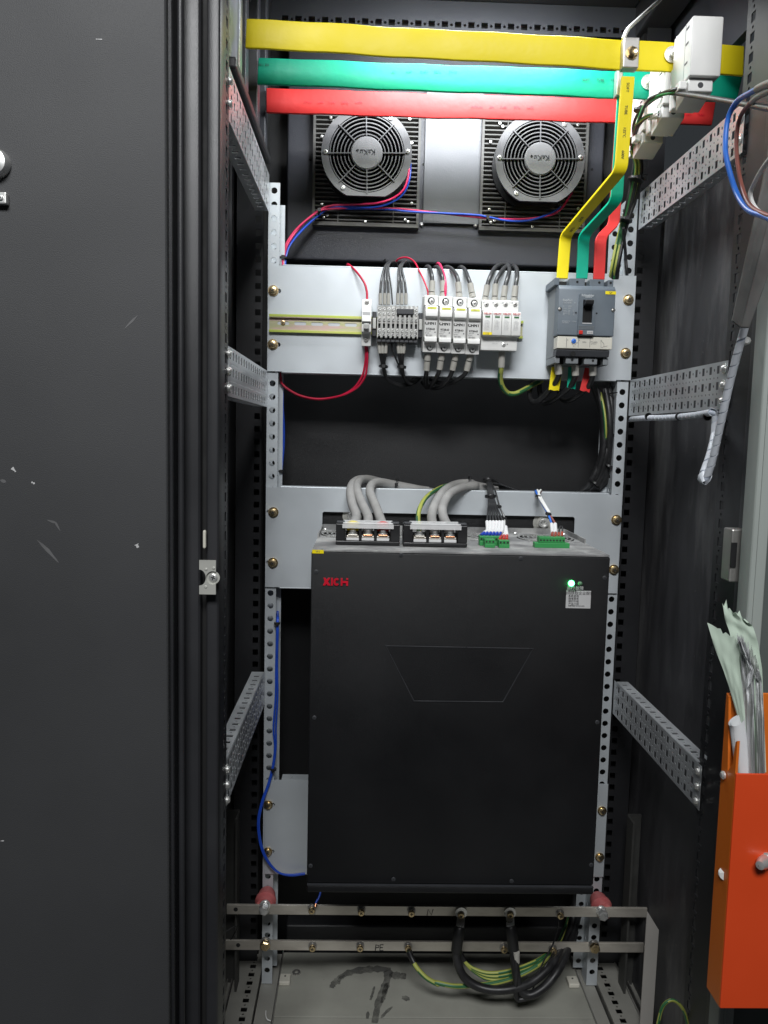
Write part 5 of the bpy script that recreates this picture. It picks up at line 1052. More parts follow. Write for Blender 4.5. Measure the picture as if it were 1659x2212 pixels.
for k, (mtl, lb) in enumerate((('blue_wire', 'blue and white twisted signal wire to the long green connector'), ('brown_wire', 'brown signal wire to the long green connector'))):
    x = g4x+g4w*(4.3+k*1.0); p0 = Vector((x, g4y+.011, g4z+.0005)); p2 = at('F', 763+24*k, 515, 1.34); p3 = at('F', 757+26*k, 450, 1.37); p4 = at('F', 730+8*k, 375, 1.40); p5 = at('F', 692+4*k, 310, 1.44); p6 = at('F', 658+4*k, 248, 1.475); p7 = at('F', 638+40*k, 205, 1.50); p8 = at('F', 640+45*k, 230, 1.55)
    o = wire('signal_wire', [p0, p2, p3, p4, p5, p6, p7, p8], .0020, 'bright_blue' if k == 0 else mtl, lb, 'wire', 'signal wires on the drive', n=7, sub=6, sleeves=[([p0, p2], .0023, 'ferrule_brown', 'ferrule'), ([p2, p3], .0033, 'white_sleeve')])
    o2 = [p4, p5, p6, p7, p8]
    wire('signal_wire', [q+Vector((.003 if k == 0 else -.001, -.002, .002)) for q in o2], .0020, 'white_wire', 'white signal wire beside the %s one above the long green connector' % ('blue' if k == 0 else 'brown'), 'wire', 'signal wires on the drive', n=7, sub=6)
q_ = [at('F', 808, 540, 1.31), at('F', 812, 500, 1.325), at('F', 822, 468, 1.33), at('F', 838, 480, 1.325), at('F', 832, 540, 1.31)]
wire('jumper_loop', q_, .0014, 'black_cable', 'small black jumper loop at the right end of the long green connector', 'wire', sleeves=[(q_[:1]+[q_[0].lerp(q_[1], .6)], .0022, 'ferrule_brown', 'ferrule'), ([q_[-1], q_[-1].lerp(q_[-2], .5)], .0022, 'ferrule_brown', 'ferrule')])
tie(at('F', 733, 377, 1.40), (.5, .3, 1), .0045, 'cable tie low on the signal wires'); tie(at('F', 658, 247, 1.475), (.4, .3, 1), .0045, 'cable tie high on the signal wires')
# ================================================================== wiring on the upper plate
G1 = 'wires on the upper plate'
wire('red_wire', path('C', [(845, 392, 1.46), (843, 330, 1.462), (825, 265, 1.465), (785, 205, 1.475), (735, 150, 1.50), (702, 128, 1.52), (695, 150, 1.55)]), .0021, 'red_wire', 'red wire rising from the top of the miniature breaker', 'wire', G1)
wire('red_wire', path('C', [(842, 725, 1.47), (848, 800, 1.47), (845, 880, 1.475), (828, 960, 1.48), (775, 1035, 1.49), (690, 1085, 1.50), (590, 1112, 1.51), (480, 1122, 1.515), (360, 1100, 1.52), (270, 1055, 1.525), (212, 1000, 1.53), (205, 930, 1.54)]), .0021, 'red_wire', 'red wire sagging from the miniature breaker, outer of the pair', 'wire', G1)
wire('red_wire', path('C', [(833, 725, 1.47), (836, 800, 1.472), (828, 880, 1.478), (806, 960, 1.485), (750, 1040, 1.495), (670, 1090, 1.505), (580, 1116, 1.515), (480, 1126, 1.52), (365, 1106, 1.525), (275, 1062, 1.53), (217, 1010, 1.535), (208, 930, 1.545)]), .0021, 'red_wire', 'red wire sagging from the miniature breaker, inner of the pair', 'wire', G1)
def tagged(fr, pts, r, mtl, label, s0=None, m2='sleeve', split=0, rs=1.45):
    P = path(fr, pts); sl = [([P[0], P[1]], r*rs, m2)] if not split else [([P[0], P[0].lerp(P[1], split-.03)], r*rs*1.08, m2), ([P[0].lerp(P[1], split+.03), P[1]], r*rs, m2)]
    return wire('device_wire', P, r, mtl, label, 'wire', G1, n=9, sub=7, sleeves=sl)
tops = [(943, 950, 985), (975, 978, 1000), (1003, 1000, 1012), (1072, 1078, 1092), (1101, 1098, 1102), (1132, 1122, 1112)]
for k, (xb, xm, xt) in enumerate(tops):
    s = 40 if k < 3 else 30
    tagged('C', [(xb, 425, 1.463), (xb, 342, 1.463), (xm, 250, 1.468), (xt-12, 155, 1.49), (xt+12, 118-4*(k % 3), 1.51), (xt+s, 112, 1.535), (xt+s+22, 150, 1.55)], .0022, 'grey_wire', 'black wire rising from the terminal blocks, %s of six from the left' % ORD[k])
wire('device_wire', path('C', [(1033, 425, 1.466), (1026, 330, 1.468), (1015, 240, 1.475), (1000, 160, 1.495), (992, 110, 1.515), (978, 92, 1.53), (963, 120, 1.545), (962, 170, 1.56)]), .0013, 'black_cable', 'thin black wire rising between the two terminal wire bunches', 'wire', G1)
wire('red_wire', path('C', [(1299, 372, 1.455), (1292, 320, 1.458), (1268, 255, 1.47), (1232, 180, 1.495), (1195, 110, 1.52), (1140, 78, 1.535), (1085, 85, 1.545), (1055, 115, 1.555), (1045, 170, 1.56)]), .0016, 'red_wire', 'thin red wire arching from the first fuse carrier over the plate top', 'wire', G1)
ft = [[(78, 372), (82, 252), (75, 195), (60, 152), (40, 148), (20, 180)], [(163, 372), (160, 252), (150, 200), (130, 156), (106, 150), (85, 180)], [(282, 372), (274, 262), (260, 210), (222, 160), (180, 150), (150, 180)], [(382, 372), (362, 270), (345, 222), (322, 168), (292, 150), (265, 185)]]
for k, p in enumerate(ft):
    Ys = [1.455, 1.458, 1.468, 1.50, 1.53, 1.55]
    tagged('d', [(x, y, Y) for (x, y), Y in zip(p, Ys)], .0040, 'grey_wire', 'black wire into the top of the %s fuse carrier from the left' % ORD[k], split=.3)
wire('red_wire', path('d', [(176, 372, 1.452), (180, 310, 1.452), (176, 240, 1.46), (160, 180, 1.48), (140, 132, 1.51), (122, 122, 1.53), (112, 150, 1.55)]), .0026, 'pink_wire', 'thick red wire into the top of the second fuse carrier', 'wire', G1)
st_ = [[(471, 396), (490, 282), (512, 215), (545, 155), (590, 128), (610, 150)], [(543, 398), (550, 274), (572, 215), (610, 160), (645, 140), (655, 180)], [(607, 398), (622, 288), (640, 225), (652, 165), (632, 128), (608, 140)], [(686, 400), (698, 288), (710, 225), (706, 165), (686, 142), (664, 165)]]
for k, p in enumerate(st_):
    Ys = [1.462, 1.463, 1.472, 1.50, 1.525, 1.55]
    tagged('d', [(x, y, Y) for (x, y), Y in zip(p, Ys)], .0040, 'grey_wire', 'black wire into the %s pole of the surge protector from the left' % ORD[k], split=.25)
# below
bt = [(933, 940, 960), (960, 960, 966), (988, 982, 974), (1072, 1080, 1092), (1096, 1100, 1100), (1124, 1114, 1108)]
for k, (xb, xm, xt) in enumerate(bt):
    tl_ = [(985, 960, 1.50), (1030, 1000, 1.51), (1090, 1020, 1.52), (1150, 1010, 1.53), (1200, 970, 1.545)] if k < 3 else [(1115, 955, 1.50), (1135, 990, 1.51), (1165, 1005, 1.52), (1200, 990, 1.535), (1230, 960, 1.545)]
    o = 7*(k % 3-1)
    tagged('C', [(xb, 702, 1.47), (xm, 785, 1.472), (xt, 880, 1.485)]+[(x+o, y+o*1.2, Y) for x, y, Y in tl_], .0023, 'black_cable', 'black wire hanging from the terminal blocks, %s of six from the left' % ORD[k])
tie(at('C', 966, 882, 1.484), (.1, .1, 1), .0075, 'cable tie on the left bunch below the terminal blocks'); tie(at('C', 1101, 886, 1.484), (.1, .1, 1), .0075, 'cable tie on the right bunch below the terminal blocks')
wire('device_wire', path('C', [(1024, 700, 1.472), (1035, 770, 1.475), (1062, 835, 1.482), (1085, 890, 1.49), (1105, 950, 1.50), (1140, 1000, 1.515), (1190, 985, 1.535)]), .0016, 'black_cable', 'thin black wire hanging between the two terminal wire bunches', 'wire', G1)
fb_ = [[(50, 790), (40, 912), (34, 970), (38, 1020), (62, 1035), (90, 1000)], [(155, 790), (136, 905), (112, 965), (75, 1020), (40, 1035), (10, 1000)], [(258, 790), (232, 910), (195, 985), (140, 1035), (85, 1040), (40, 1000)], [(366, 790), (336, 915), (285, 970), (215, 1005), (140, 1005), (70, 975)]]
for k, p in enumerate(fb_):
    Ys = [1.46, 1.466, 1.48, 1.50, 1.52, 1.545]
    tagged('d', [(x, y, Y) for (x, y), Y in zip(p, Ys)], .0042, 'black_cable', 'black wire out of the bottom of the %s fuse carrier from the left' % ORD[k], split=.42, rs=1.4)
P = path('d', [(598, 772, 1.465), (592, 890, 1.468), (585, 960, 1.48), (598, 1025, 1.49), (635, 1075, 1.50), (690, 1085, 1.505), (760, 1055, 1.515), (830, 1015, 1.53), (890, 985, 1.545)])
wire('earth_cable', P, .0050, 'earth_wire', 'yellow-green earth cable curving from the bottom of the surge protector', 'cable', G1, n=12, sleeves=[([P[0], P[1]], .0064, 'sleeve')])
# cables out of the moulded case breaker
for k, (mtl, cn, sl0, pts) in enumerate((
    ('bus_yellow', 'yellow', [(965, 885), (1047, 890), (1020, 1062), (945, 1055)], [(1010, 860, 1.45), (1018, 940, 1.452), (985, 1010, 1.47), (920, 1090, 1.49), (860, 1140, 1.505), (815, 1135, 1.52), (800, 1080, 1.54), (815, 1000, 1.56)]),
    ('bus_green', 'green', [(1088, 885), (1165, 900), (1140, 1050), (1080, 1038)], [(1138, 870, 1.45), (1140, 950, 1.452), (1105, 1025, 1.47), (1040, 1085, 1.49), (960, 1140, 1.51), (905, 1150, 1.53), (880, 1080, 1.55), (870, 1000, 1.57)]),
    ('bus_red', 'red', [(1212, 890), (1285, 905), (1245, 1072), (1175, 1058)], [(1268, 880, 1.45), (1268, 950, 1.452), (1235, 1030, 1.47), (1170, 1090, 1.49), (1090, 1135, 1.51), (1040, 1120, 1.53), (1020, 1060, 1.55)]))):
    q = [at('d', x, y, 1.468) for x, y in sl0]; hs_ = thing('heat_shrink', (q[3].x, 1.468, q[3].z), '%s heat-shrink sleeve hanging under the breaker' % cn, 'heat-shrink sleeve', 'heat-shrink sleeves under the breaker')
    n = 8; vs = []; mb = MB()
    for i in range(n+1):
        t = i/n; a_, b_ = q[0].lerp(q[3], t), q[1].lerp(q[2], t)
        for j in range(7): s = j/6; c = a_.lerp(b_, s); vs.append(c+Vector((0, -.003*math.sin(math.pi*s)*(1-.5*t)+.002*t, (.0008*math.sin(9*s+k) if i == n else 0))))
    m0 = len(vs); vs += [v_+Vector((0, .0012, 0)) for v_ in vs]
    for i in range(n):
        for j in range(6): a_ = i*7+j; mb.f.append((a_, a_+1, a_+8, a_+7)); mb.f.append((m0+a_+7, m0+a_+8, m0+a_+1, m0+a_))
    for i in range(n): mb.f += [(i*7, i*7+7, m0+i*7+7, m0+i*7), (i*7+6, m0+i*7+6, m0+i*7+13, i*7+13)]
    for j in range(6): mb.f += [(n*7+j, n*7+j+1, m0+n*7+j+1, m0+n*7+j), (j, m0+j, m0+j+1, j+1)]
    mb.v = [Vector(v_) for v_ in vs]; obj('sleeve', mb, mtl, hs_, sharp=60)
    P = path('d', pts); wire('breaker_cable', P, .0050, 'black_cable', 'black cable leaving the breaker in front of the %s heat-shrink sleeve' % cn, 'cable', 'breaker outgoing cables', n=12, sleeves=[([P[0], P[1]], .0068, 'sleeve')])
# bundle of black cables down the right upright
for k in range(8):
    o = (k-3.5); w1 = 9*o
    wire('bundle_cable', path('J', [(30+w1*1.2, 1400, 1.52), (52+w1, 1450, 1.528), (72+w1*.8, 1540, 1.530-.008*(k % 3)), (80+w1*.7, 1640, 1.530-.010*(k % 3)), (76+w1*.7, 1740, 1.530-.010*(k % 2)), (55+w1, 1830, 1.530), (15+w1, 1890, 1.538), (-45+w1, 1935, 1.55), (-80+w1, 1960, 1.565)]), .0064 if k != 2 else .0030, 'black_cable' if k != 2 else 'earth_wire', '%s beside the right upright, %s of eight from the left' % ('black cable' if k != 2 else 'thin yellow-green wire', ORD[k]), 'cable', 'cable bundle beside the right upright', n=10)
for y, x in ((1600, 78), (1660, 100), (1800, 85), (1875, 25)): tie(at('J', x, y, 1.522), (.1 if y < 1800 else .8, 0, 1), .012, {1600: 'upper cable tie on the cable bundle under the breaker', 1660: 'cable tie joining the cable bundle to the right upright', 1800: 'cable tie low on the cable bundle beside the right upright', 1875: 'cable tie where the cable bundle turns behind the lower plate'}[y])
for k, (a_, b_) in enumerate((((1448, 1075, 1.50), (1370, 1085, 1.525)),)):
    wire('tie_tail', path('d', [a_, b_]), .0012, 'black_plastic', 'black tie tail through the right upright hole below the breaker', 'cable tie', sub=1)
wire('tie_tail', path('J', [(130, 1805, 1.50), (70, 1795, 1.53)]), .0012, 'grey_wire', 'pale tie tail through the right upright hole above the lower plate', 'cable tie', sub=1)
# blue wires along the left upright
for k in range(2):
    o = k*7
    wire('blue_wire', path('K', [(1000+o, 240, 1.545), (1005+o, 400, 1.545), (1006+o, 560, 1.545), (1014+o, 700, 1.548), (1013+o, 850, 1.548), (1000+o, 1000, 1.545), (992+o, 1120, 1.545), (985+o, 1300, 1.55)])+path('K', [(968+o, 1990, 1.549), (968+o, 2150, 1.545)])+path('L', [(668+o*.8, 30, 1.500), (662+o, 250, 1.499), (660+o*1.6, 420, 1.499), (648+o*2, 600, 1.497), (655+o, 700, 1.497), (645+o*.8, 800, 1.496), (620+o, 900, 1.494), (585+o, 1000, 1.488), (563+o, 1110, 1.482), (575+o, 1230, 1.480), (610+o, 1320, 1.480), (670+o*.5, 1385, 1.482), (740, 1400+o*.6, 1.485), (820, 1392+o*.6, 1.489)]), .0019, 'blue_wire', 'blue wire running down the left upright to the drive bottom, %s of the pair' % ('left' if k == 0 else 'right'), 'wire', 'blue wires along the left upright', n=8)
tie(at('K', 1000, 1058, 1.543), (0, 0, 1), .005, 'cable tie on the blue wires between the two plates'); tie(at('L', 668, 30, 1.499), (0, 0, 1), .005, 'cable tie on the blue wires below the lower plate'); tie(at('L', 648, 825, 1.497), (.1, 0, 1), .005, 'cable tie on the blue wires above the lower left bracket')
# ================================================================== neutral and earth bars
YN, YP = 1.448, 1.462
n0, n1 = at('G', 112, 335, YN), at('H', 1490, 352, YN); zn = (aZ('G', 900, 345, YN), aZ('G', 900, 410, YN))
nb = thing('neutral_bar', (.15, YN, zn[1]), 'tinned neutral bar marked N on red insulators at the cabinet bottom', 'busbar')
obj('bar', MB().box(n0.x, n1.x-.001, YN, YN+.005, zn[1], zn[0]), 'tinned', nb, bevel=.0007)
a = at('G', 1525, 392, YN)
def scrawl(pts, Y, parent, r=.0009):
    return obj('marker_stroke', MB().tube([(x, Y-.0002, z) for x, z in pts], r, 6, 1, False), 'ink_black', parent)
s = .0068; scrawl([(a.x-s*.8, a.z-s), (a.x-s*.55, a.z+s), (a.x+s*.45, a.z-s*.7), (a.x+s*.9, a.z+s)], YN, nb)
zp = (aZ('G', 900, 592, YP), aZ('G', 900, 657, YP)); p0_, p1_ = at('G', 75, 590, YP), at('H', 1480, 565, YP)
pb = thing('earth_bar', (.15, YP, zp[1]), 'tinned earth bar marked PE, lowest bar in the cabinet', 'busbar')
obj('bar', MB().box(p0_.x, p1_.x, YP, YP+.005, zp[1], zp[0]), 'tinned', pb, bevel=.0007)
a = at('G', 1160, 635, YP); scrawl([(a.x-.004, a.z-.0065), (a.x-.003, a.z+.006), (a.x+.003, a.z+.004), (a.x+.0025, a.z+.0005), (a.x-.0035, a.z-.0005)], YP, pb)
a = at('G', 1188, 635, YP); scrawl([(a.x+.004, a.z+.006), (a.x-.0025, a.z+.006), (a.x-.003, a.z-.006), (a.x+.004, a.z-.006)], YP, pb); scrawl([(a.x-.003, a.z), (a.x+.003, a.z)], YP, pb)
def barscrew(fr, x, y, Y, par, mtl='brass', stand=.010, r=.0068, hexa=False):
    a = at(fr, x, y, Y-stand); 
    obj('screw_spacer', MB().lathe((a.x, Y-.0002, a.z+.001), (0, -1, 0), [(r*1.25, 0), (r*1.25, .002), (r*1.05, .0022), (r*1.05, stand*.62)], 16), 'dull_steel' if mtl == 'brass' else mtl, par)
    if hexa: obj('bolt_head', MB().lathe((a.x, Y-stand*.6, a.z), (0, -1, 0), [(r*1.2, 0), (r*1.2, stand*.7), (r*.9, stand*.9), (.0001, stand*.92)], 6), mtl, par, sharp=25)
    else: screw((a.x, Y-stand*.62, a.z), mtl, par, r*.95, stand*.45, rot=random.uniform(0, 1.5))
for fr, x, y in (('G', 703, 385), ('G', 1048, 398), ('G', 1398, 405), ('H', 264, 395), ('H', 588, 392), ('H', 918, 398)): barscrew(fr, x, y, YN, nb)
for fr, x, y in (('G', 707, 648), ('G', 1040, 648), ('G', 1375, 650), ('H', 548, 622), ('H', 872, 630)): barscrew(fr, x, y, YP, pb)
barscrew('G', 373, 372, YN, nb, 'steel', .014, .0085, True); barscrew('H', 1195, 388, YN, nb, 'steel', .014, .0085, True)
barscrew('G', 378, 622, YP, pb, 'brass', .010, .0085, True); barscrew('H', 1142, 605, YP, pb, 'brass', .010, .0085, True)
for fr, x, y, Y, par in (('G', 175, 370, YN, nb), ('G', 192, 618, YP, pb)): a = at(fr, x, y, Y); obj('hole', MB().cyl((a.x, Y-.0001, a.z), (0, -1, 0), .0042, .0003, 14), 'ink_black', par)
# red standoff insulators
for fr, x, y, sd in (('G', 382, 330, 'left'), ('H', 1185, 345, 'right')):
    a = at(fr, x, y, 1.47); o = thing('insulator', (a.x, 1.48, a.z-.017), 'dusty red standoff insulator behind the neutral bar on the %s' % sd, 'insulator', 'red standoff insulators')
    z = a.z+.004
    obj('body', MB().lathe((a.x, YN+.0055, z), (0, 1, 0), [(.0165, 0), (.0175, .004), (.019, .014), (.0205, .016), (.0205, .022), (.0185, .024), (.017, .040), (.014, .048), (.009, .0505)], 24), 'insulator_red', o, sharp=30)
# lugs and black cables from the neutral bar
for k, (lx, ly, pts, nm) in enumerate(((264, 375, [(256, 462, 1.425), (245, 520, 1.42), (232, 620, 1.42), (240, 700, 1.415), (280, 790, 1.41), (360, 850, 1.405), (470, 878, 1.40), (600, 870, 1.40), (720, 830, 1.41), (840, 730, 1.43), (930, 610, 1.47), (985, 480, 1.52), (1010, 330, 1.55), (1030, 200, 1.56)], 'left'),
                               (586, 375, [(586, 458, 1.425), (597, 520, 1.42), (608, 620, 1.42), (618, 730, 1.41), (640, 850, 1.405), (680, 905, 1.40), (740, 905, 1.40), (830, 840, 1.41), (910, 730, 1.43), (965, 600, 1.47), (1005, 480, 1.52), (1035, 340, 1.555), (1050, 200, 1.565)], 'right'))):
    P = path('H', pts); a = at('H', lx, ly, YN-.006)
    o = wire('neutral_cable', P, .0082, 'black_cable', 'thick black cable lugged to the neutral bar, %s of the two' % nm, 'cable', 'black cables on the neutral bar', n=14)
    obj('lug', sheet(MB(), circ(a.x, a.z, .0115, 20), [circ(a.x, a.z, .004, 12)], .002, front(YN-.0035)), 'steel', o); obj('lug_neck', MB().bar([(a.x, YN-.004, a.z-.009), (P[0].x, P[0].y, P[0].z), (P[0].x, P[0].y, P[0].z-.008)], .0078, .0022), 'steel', o, bevel=.001)
    obj('heat_shrink', MB().tube([P[0], P[1], P[2]], lambda t: .0105 if t > .08 else .0095, 14, 6), 'black_plastic', o)
P = path('H', [(618, 640, 1.412), (625, 740, 1.405), (622, 850, 1.40), (628, 930, 1.40), (660, 940, 1.40), (720, 920, 1.40)]); a = path('H', [(627, 630, 1.41), (627, 695, 1.41)])
wire('thin_cable', P, .0050, 'black_cable', 'thinner black cable with a pale marker beside the right neutral cable', 'cable', sleeves=[(a, .0062, 'sleeve')])
for k, pts in enumerate(([(905, 425, 1.44), (895, 490, 1.43), (860, 590, 1.425), (800, 700, 1.42), (750, 820, 1.415), (732, 880, 1.41)], [(732, 880, 1.41), (760, 810, 1.42), (830, 700, 1.43), (890, 590, 1.47), (950, 470, 1.52)])):
    wire('thin_wire', path('H', pts), .0016, 'black_cable', 'thin black wire %s' % ('hanging from the last neutral bar screw' if k == 0 else 'returning up behind the earth bar at the right'), 'wire')
# yellow-green earth cables
P = path('G', [(1380, 660, 1.450), (1395, 700, 1.445), (1430, 770, 1.435), (1500, 845, 1.425), (1580, 890, 1.42)])+path('H', [(100, 830, 1.42), (210, 852, 1.415), (320, 850, 1.42), (450, 838, 1.425), (600, 800, 1.435), (760, 720, 1.45), (880, 610, 1.49), (950, 470, 1.54), (1000, 330, 1.565)])
wire('earth_cable', P, .0046, 'earth_wire', 'yellow-green earth cable hanging from the earth bar, leftmost', 'cable', 'earth cables at the bottom', n=12, sleeves=[(P[0:2]+[P[1].lerp(P[2], .6)], .0058, 'black_plastic', 'heat_shrink')])
for k in range(3):
    d = 24*k; P = path('H', [(262, 640, 1.455), (285, 690, 1.45), (340, 735+d*.3, 1.445), (430, 765+d*.8, 1.44), (540, 760+d, 1.44), (680, 720+d, 1.45), (800, 660+d, 1.47), (900, 570+d*.5, 1.51), (950+8*k, 460, 1.545), (990+10*k, 330, 1.57)])
    wire('earth_cable', P, .0036, 'earth_wire', 'yellow-green earth cable sagging behind the neutral cables, %s of three from the top' % ORD[k], 'cable', 'earth cables at the bottom', n=10, sleeves=[(P[:2], .0046, 'black_plastic', 'heat_shrink')] if k == 0 else ())
for k in range(4): wire('riser_cable', path('H', [(930+20*k, 620, 1.50), (965+18*k, 500, 1.54), (1000+16*k, 380, 1.57), (1030+14*k, 250, 1.585), (1040+12*k, 120, 1.59)]), .0045, 'black_cable', 'black cable rising behind the drive at lower right, %s from the left' % ORD[k], 'cable', 'cables rising behind the drive')
P = path('G', [(728, 352, 1.435), (735, 320, 1.44), (752, 290, 1.445), (763, 255, 1.45), (765, 220, 1.455)]); o = wire('blue_wire', P, .0020, 'blue_wire', 'blue wire from the neutral bar up under the drive', 'wire', sleeves=[([P[0], P[0].lerp(P[1], .7)], .003, 'copper', 'lug')])
wire('thin_wire', path('G', [(78, 555, 1.36), (110, 525, 1.37), (165, 490, 1.38), (185, 495, 1.385), (165, 545, 1.39), (140, 580, 1.40)]), .0012, 'black_cable', 'thin black wire curl between the bars at lower left', 'wire')
wire('thin_wire', [at('G', a_, b_, Z=ZF+.003) for a_, b_ in ((385, 1075), (385, 1110), (395, 1135), (418, 1145))], .0012, 'white_wire', 'short pale wire offcut lying in the left base channel', 'wire')
wire('earth_loop', path('I', [(320, 2250, 1.10), (330, 2200, 1.10), (350, 2130, 1.10), (385, 2100, 1.10), (420, 2110, 1.10), (455, 2160, 1.10), (480, 2260, 1.10)]), .0026, 'earth_wire', 'yellow-green wire loop at the bottom right inside the cabinet', 'wire')

# ================================================================== right edge: wrapped cable, wires, box, document pocket
P = path('rs', [(-10, 640, 1.28), (30, 645, 1.24)]) ; X_ = .492
W = [at('J', 182, 1590, X=.494), at('J', 250, 1585, X=.492), at('J', 320, 1585, X=.492), at('J', 395, 1580, X=.491), at('J', 470, 1572, X=.490), at('J', 535, 1562, X=.490)]
Yl = W[-1].y
W2 = path('rs', [(238, 620, Yl-0.0017), (236, 690, Yl-0.0033), (232, 760, Yl-0.0055), (215, 850, Yl-0.0165), (185, 960, Yl-0.0275), (150, 1060, Yl-0.0330), (145, 1115, Yl-0.0358), (162, 1120, Yl-0.0385), (190, 1060, Yl-0.0440), (225, 940, Yl-0.0550), (265, 760, Yl-0.0715), (305, 580, Yl-0.0880), (350, 380, Yl-0.1045), (395, 200, Yl-0.1210), (450, 0, Yl-0.1375)])+path('J', [(700, 1120, .975), (715, 1060, .970)])
wc = thing('wrapped_cable', W[0], 'pale spiral-wrapped cable hanging from the right side bar up to the door box', 'cable')
allp = W+W2; mb = MB().tube(allp, .0040, 12, 8); obj('core', mb, 'wrap_core', wc)
# resample and wind a flat ribbon helix round it
def catmull(pts, sub):
    PP = [pts[0]*2-pts[1]]+list(pts)+[pts[-1]*2-pts[-2]]; q = []
    for i in range(1, len(PP)-2):
        for k in range(sub):
            t = k/sub; a, b2, c2, d2 = PP[i-1:i+3]; q.append(.5*((2*b2)+(c2-a)*t+(2*a-5*b2+4*c2-d2)*t*t+(3*b2-a-3*c2+d2)*t**3))
    q.append(pts[-1]); return q
cl = catmull(allp, 60); vs = []; fs = []; L_ = 0; fr_a = None; step = 0; rings = []
for i, p in enumerate(cl):
    if i: L_ += (p-cl[i-1]).length
    T = (cl[min(i+1, len(cl)-1)]-cl[max(i-1, 0)]).normalized(); fr_a = (fr_a-T*fr_a.dot(T)).normalized() if fr_a else T.orthogonal().normalized()
    rings.append((p, T, fr_a.copy(), L_))
pitch = .0165; nxt = 0
sel = []
for p, T, a, L_ in rings:
    if L_ >= nxt: sel.append((p, T, a, L_)); nxt += .0011
for p, T, a, L_ in sel:
    th = 2*math.pi*L_/pitch; b2 = T.cross(a); u = a*math.cos(th)+b2*math.sin(th)
    for dd, rr in ((-.0074, .0044), (-.0074, .0050), (.0074, .0050), (.0074, .0044)): vs.append(p+T*dd+u*rr)
for i in range(len(sel)-1):
    for j in range(4): fs.append((4*i+j, 4*i+(j+1) % 4, 4*i+4+(j+1) % 4, 4*i+4+j))
obj('spiral_wrap', MB().add(vs, fs), 'spiral_wrap', wc, sharp=50)
for x, nm in ((258, 'first'), (393, 'second'), (515, 'third')):
    a = at('J', x, 1578, X=.490); mb = MB(); mb.lathe((a.x, a.y-.0015, a.z), (0, 1, 0), [(.0052, 0), (.0064, 0), (.0064, .0025), (.0052, .0025), (.0052, 0)], 16); tag(obj('cable_tie', mb, 'black_plastic'), '%s cable tie holding the wrapped cable to the right side bar, from the upright' % nm, 'cable tie', 'black cable ties')
# loose wires near the top right corner
for nm, mtl, r_, pts in (('blue', 'bright_blue', .0032, [(1700, 830, .80), (1600, 870, .86), (1500, 925, .90), (1350, 1020, .95), (1260, 1180, .97), (1230, 1400, .97), (1240, 1600, .96)]),
                         ('brown', 'brown_wire', .0025, [(1700, 905, .82), (1550, 980, .88), (1450, 1070, .93), (1380, 1180, .96), (1345, 1340, .97), (1345, 1590, .96)])):
    ext = path('J', [(640, 590, .94), (690, 670, .90), (760, 700, .86), (830, 730, .82)]) if nm == 'blue' else path('J', [(665, 560, .94), (700, 650, .90), (760, 690, .86), (830, 710, .82)])
    P = path('tr', pts)+ext; wire('door_wire', P, r_, mtl, '%s wire looping to the open door at the upper right' % nm, 'wire', 'wires to the open door', sleeves=[([P[0], P[1], P[1].lerp(P[2], .5)], r_*1.25, 'sleeve')])
wire('door_wire', path('J', [(830, 400, .82), (760, 490, .86), (720, 560, .90), (705, 610, .91), (730, 670, .90), (800, 720, .86)]), .0026, 'white_wire', 'white wire looping to the open door at the upper right', 'wire', 'wires to the open door')
wire('grey_cable', path('tr', [(660, 935, 1.24), (760, 945, 1.22), (950, 970, 1.15), (1200, 1010, 1.05), (1450, 1055, .95), (1720, 1100, .80)]), .0034, 'mid_cable', 'grey cable stretched from the isolators out to the right border', 'cable')
# slanted sheet-metal box on the door
bx = [at('J', 632, 1165, .84), at('J', 690, 1190, .80), at('J', 830, 1130, .70), at('J', 830, 350, .70), at('J', 782, 450, .74)]
mb = MB(); th_ = Vector((.0, .03, 0)); f_ = [at('J', 625, 1160, .84), at('J', 662, 1188, .82), at('J', 850, 560, .70), at('J', 850, 330, .70), at('J', 785, 430, .745)]
bo = thing('door_box', at('J', 640, 1170, .96), 'slanted grey sheet-metal channel on the open door at the upper right', 'metal channel')
def slab(P, d): n = len(P); return MB().add(list(P)+[p+d for p in P], [tuple(range(n))[::-1], tuple(range(n, 2*n))]+[(i, (i+1) % n, n+(i+1) % n, n+i) for i in range(n)])
A0, A1, B0, B1 = at('J', 626, 1158, .968), at('J', 664, 1188, .955), at('J', 800, 370, .93), at('J', 860, 420, .90)
C0, C1 = at('J', 700, 1190, .94), at('J', 900, 640, .87)
obj('side_face', slab([A0, A1, B1, B0], Vector((.001, .006, 0))), 'box_steel', bo, bevel=.001); obj('front_face', slab([A1, C0, C1, B1], Vector((.002, .006, 0))), 'box_steel', bo, bevel=.001)
# document pocket
dpz = lambda fr, x, y, Y: at(fr, x, y, Y)
YK0, YK1 = .90, .866      # back and front of the pocket
pk = thing('document_pocket', (.47, .87, .2), 'orange plastic document pocket on the open door at the lower right', 'document pocket')
bt_, bb = at('pa', 318, 1018, YK0), at('I', 610, 2040, YK0)
ft_, fb2 = at('pa', 405, 1805, YK1), at('I', 612, 2120, YK1)
xb0, xb1 = (bt_.x+bb.x)/2-.004, .80; xf0 = at('I', 700, 1010, YK1).x; zlow = aZ('I', 615, 2130, YK1); ztop = bt_.z; zfr = ft_.z
xs0 = at('I', 612, 1500, YK0).x
obj('back_wall', MB().box(xs0, xb1, YK0, YK0+.003, zlow, ztop), 'orange_edge', pk, bevel=.001)
fx = at('I', 660, 1500, YK1).x
obj('front_wall', MB().box(xs0-.004, xb1, YK1-.003, YK1, zlow, zfr), 'orange_plastic', pk, bevel=.001)
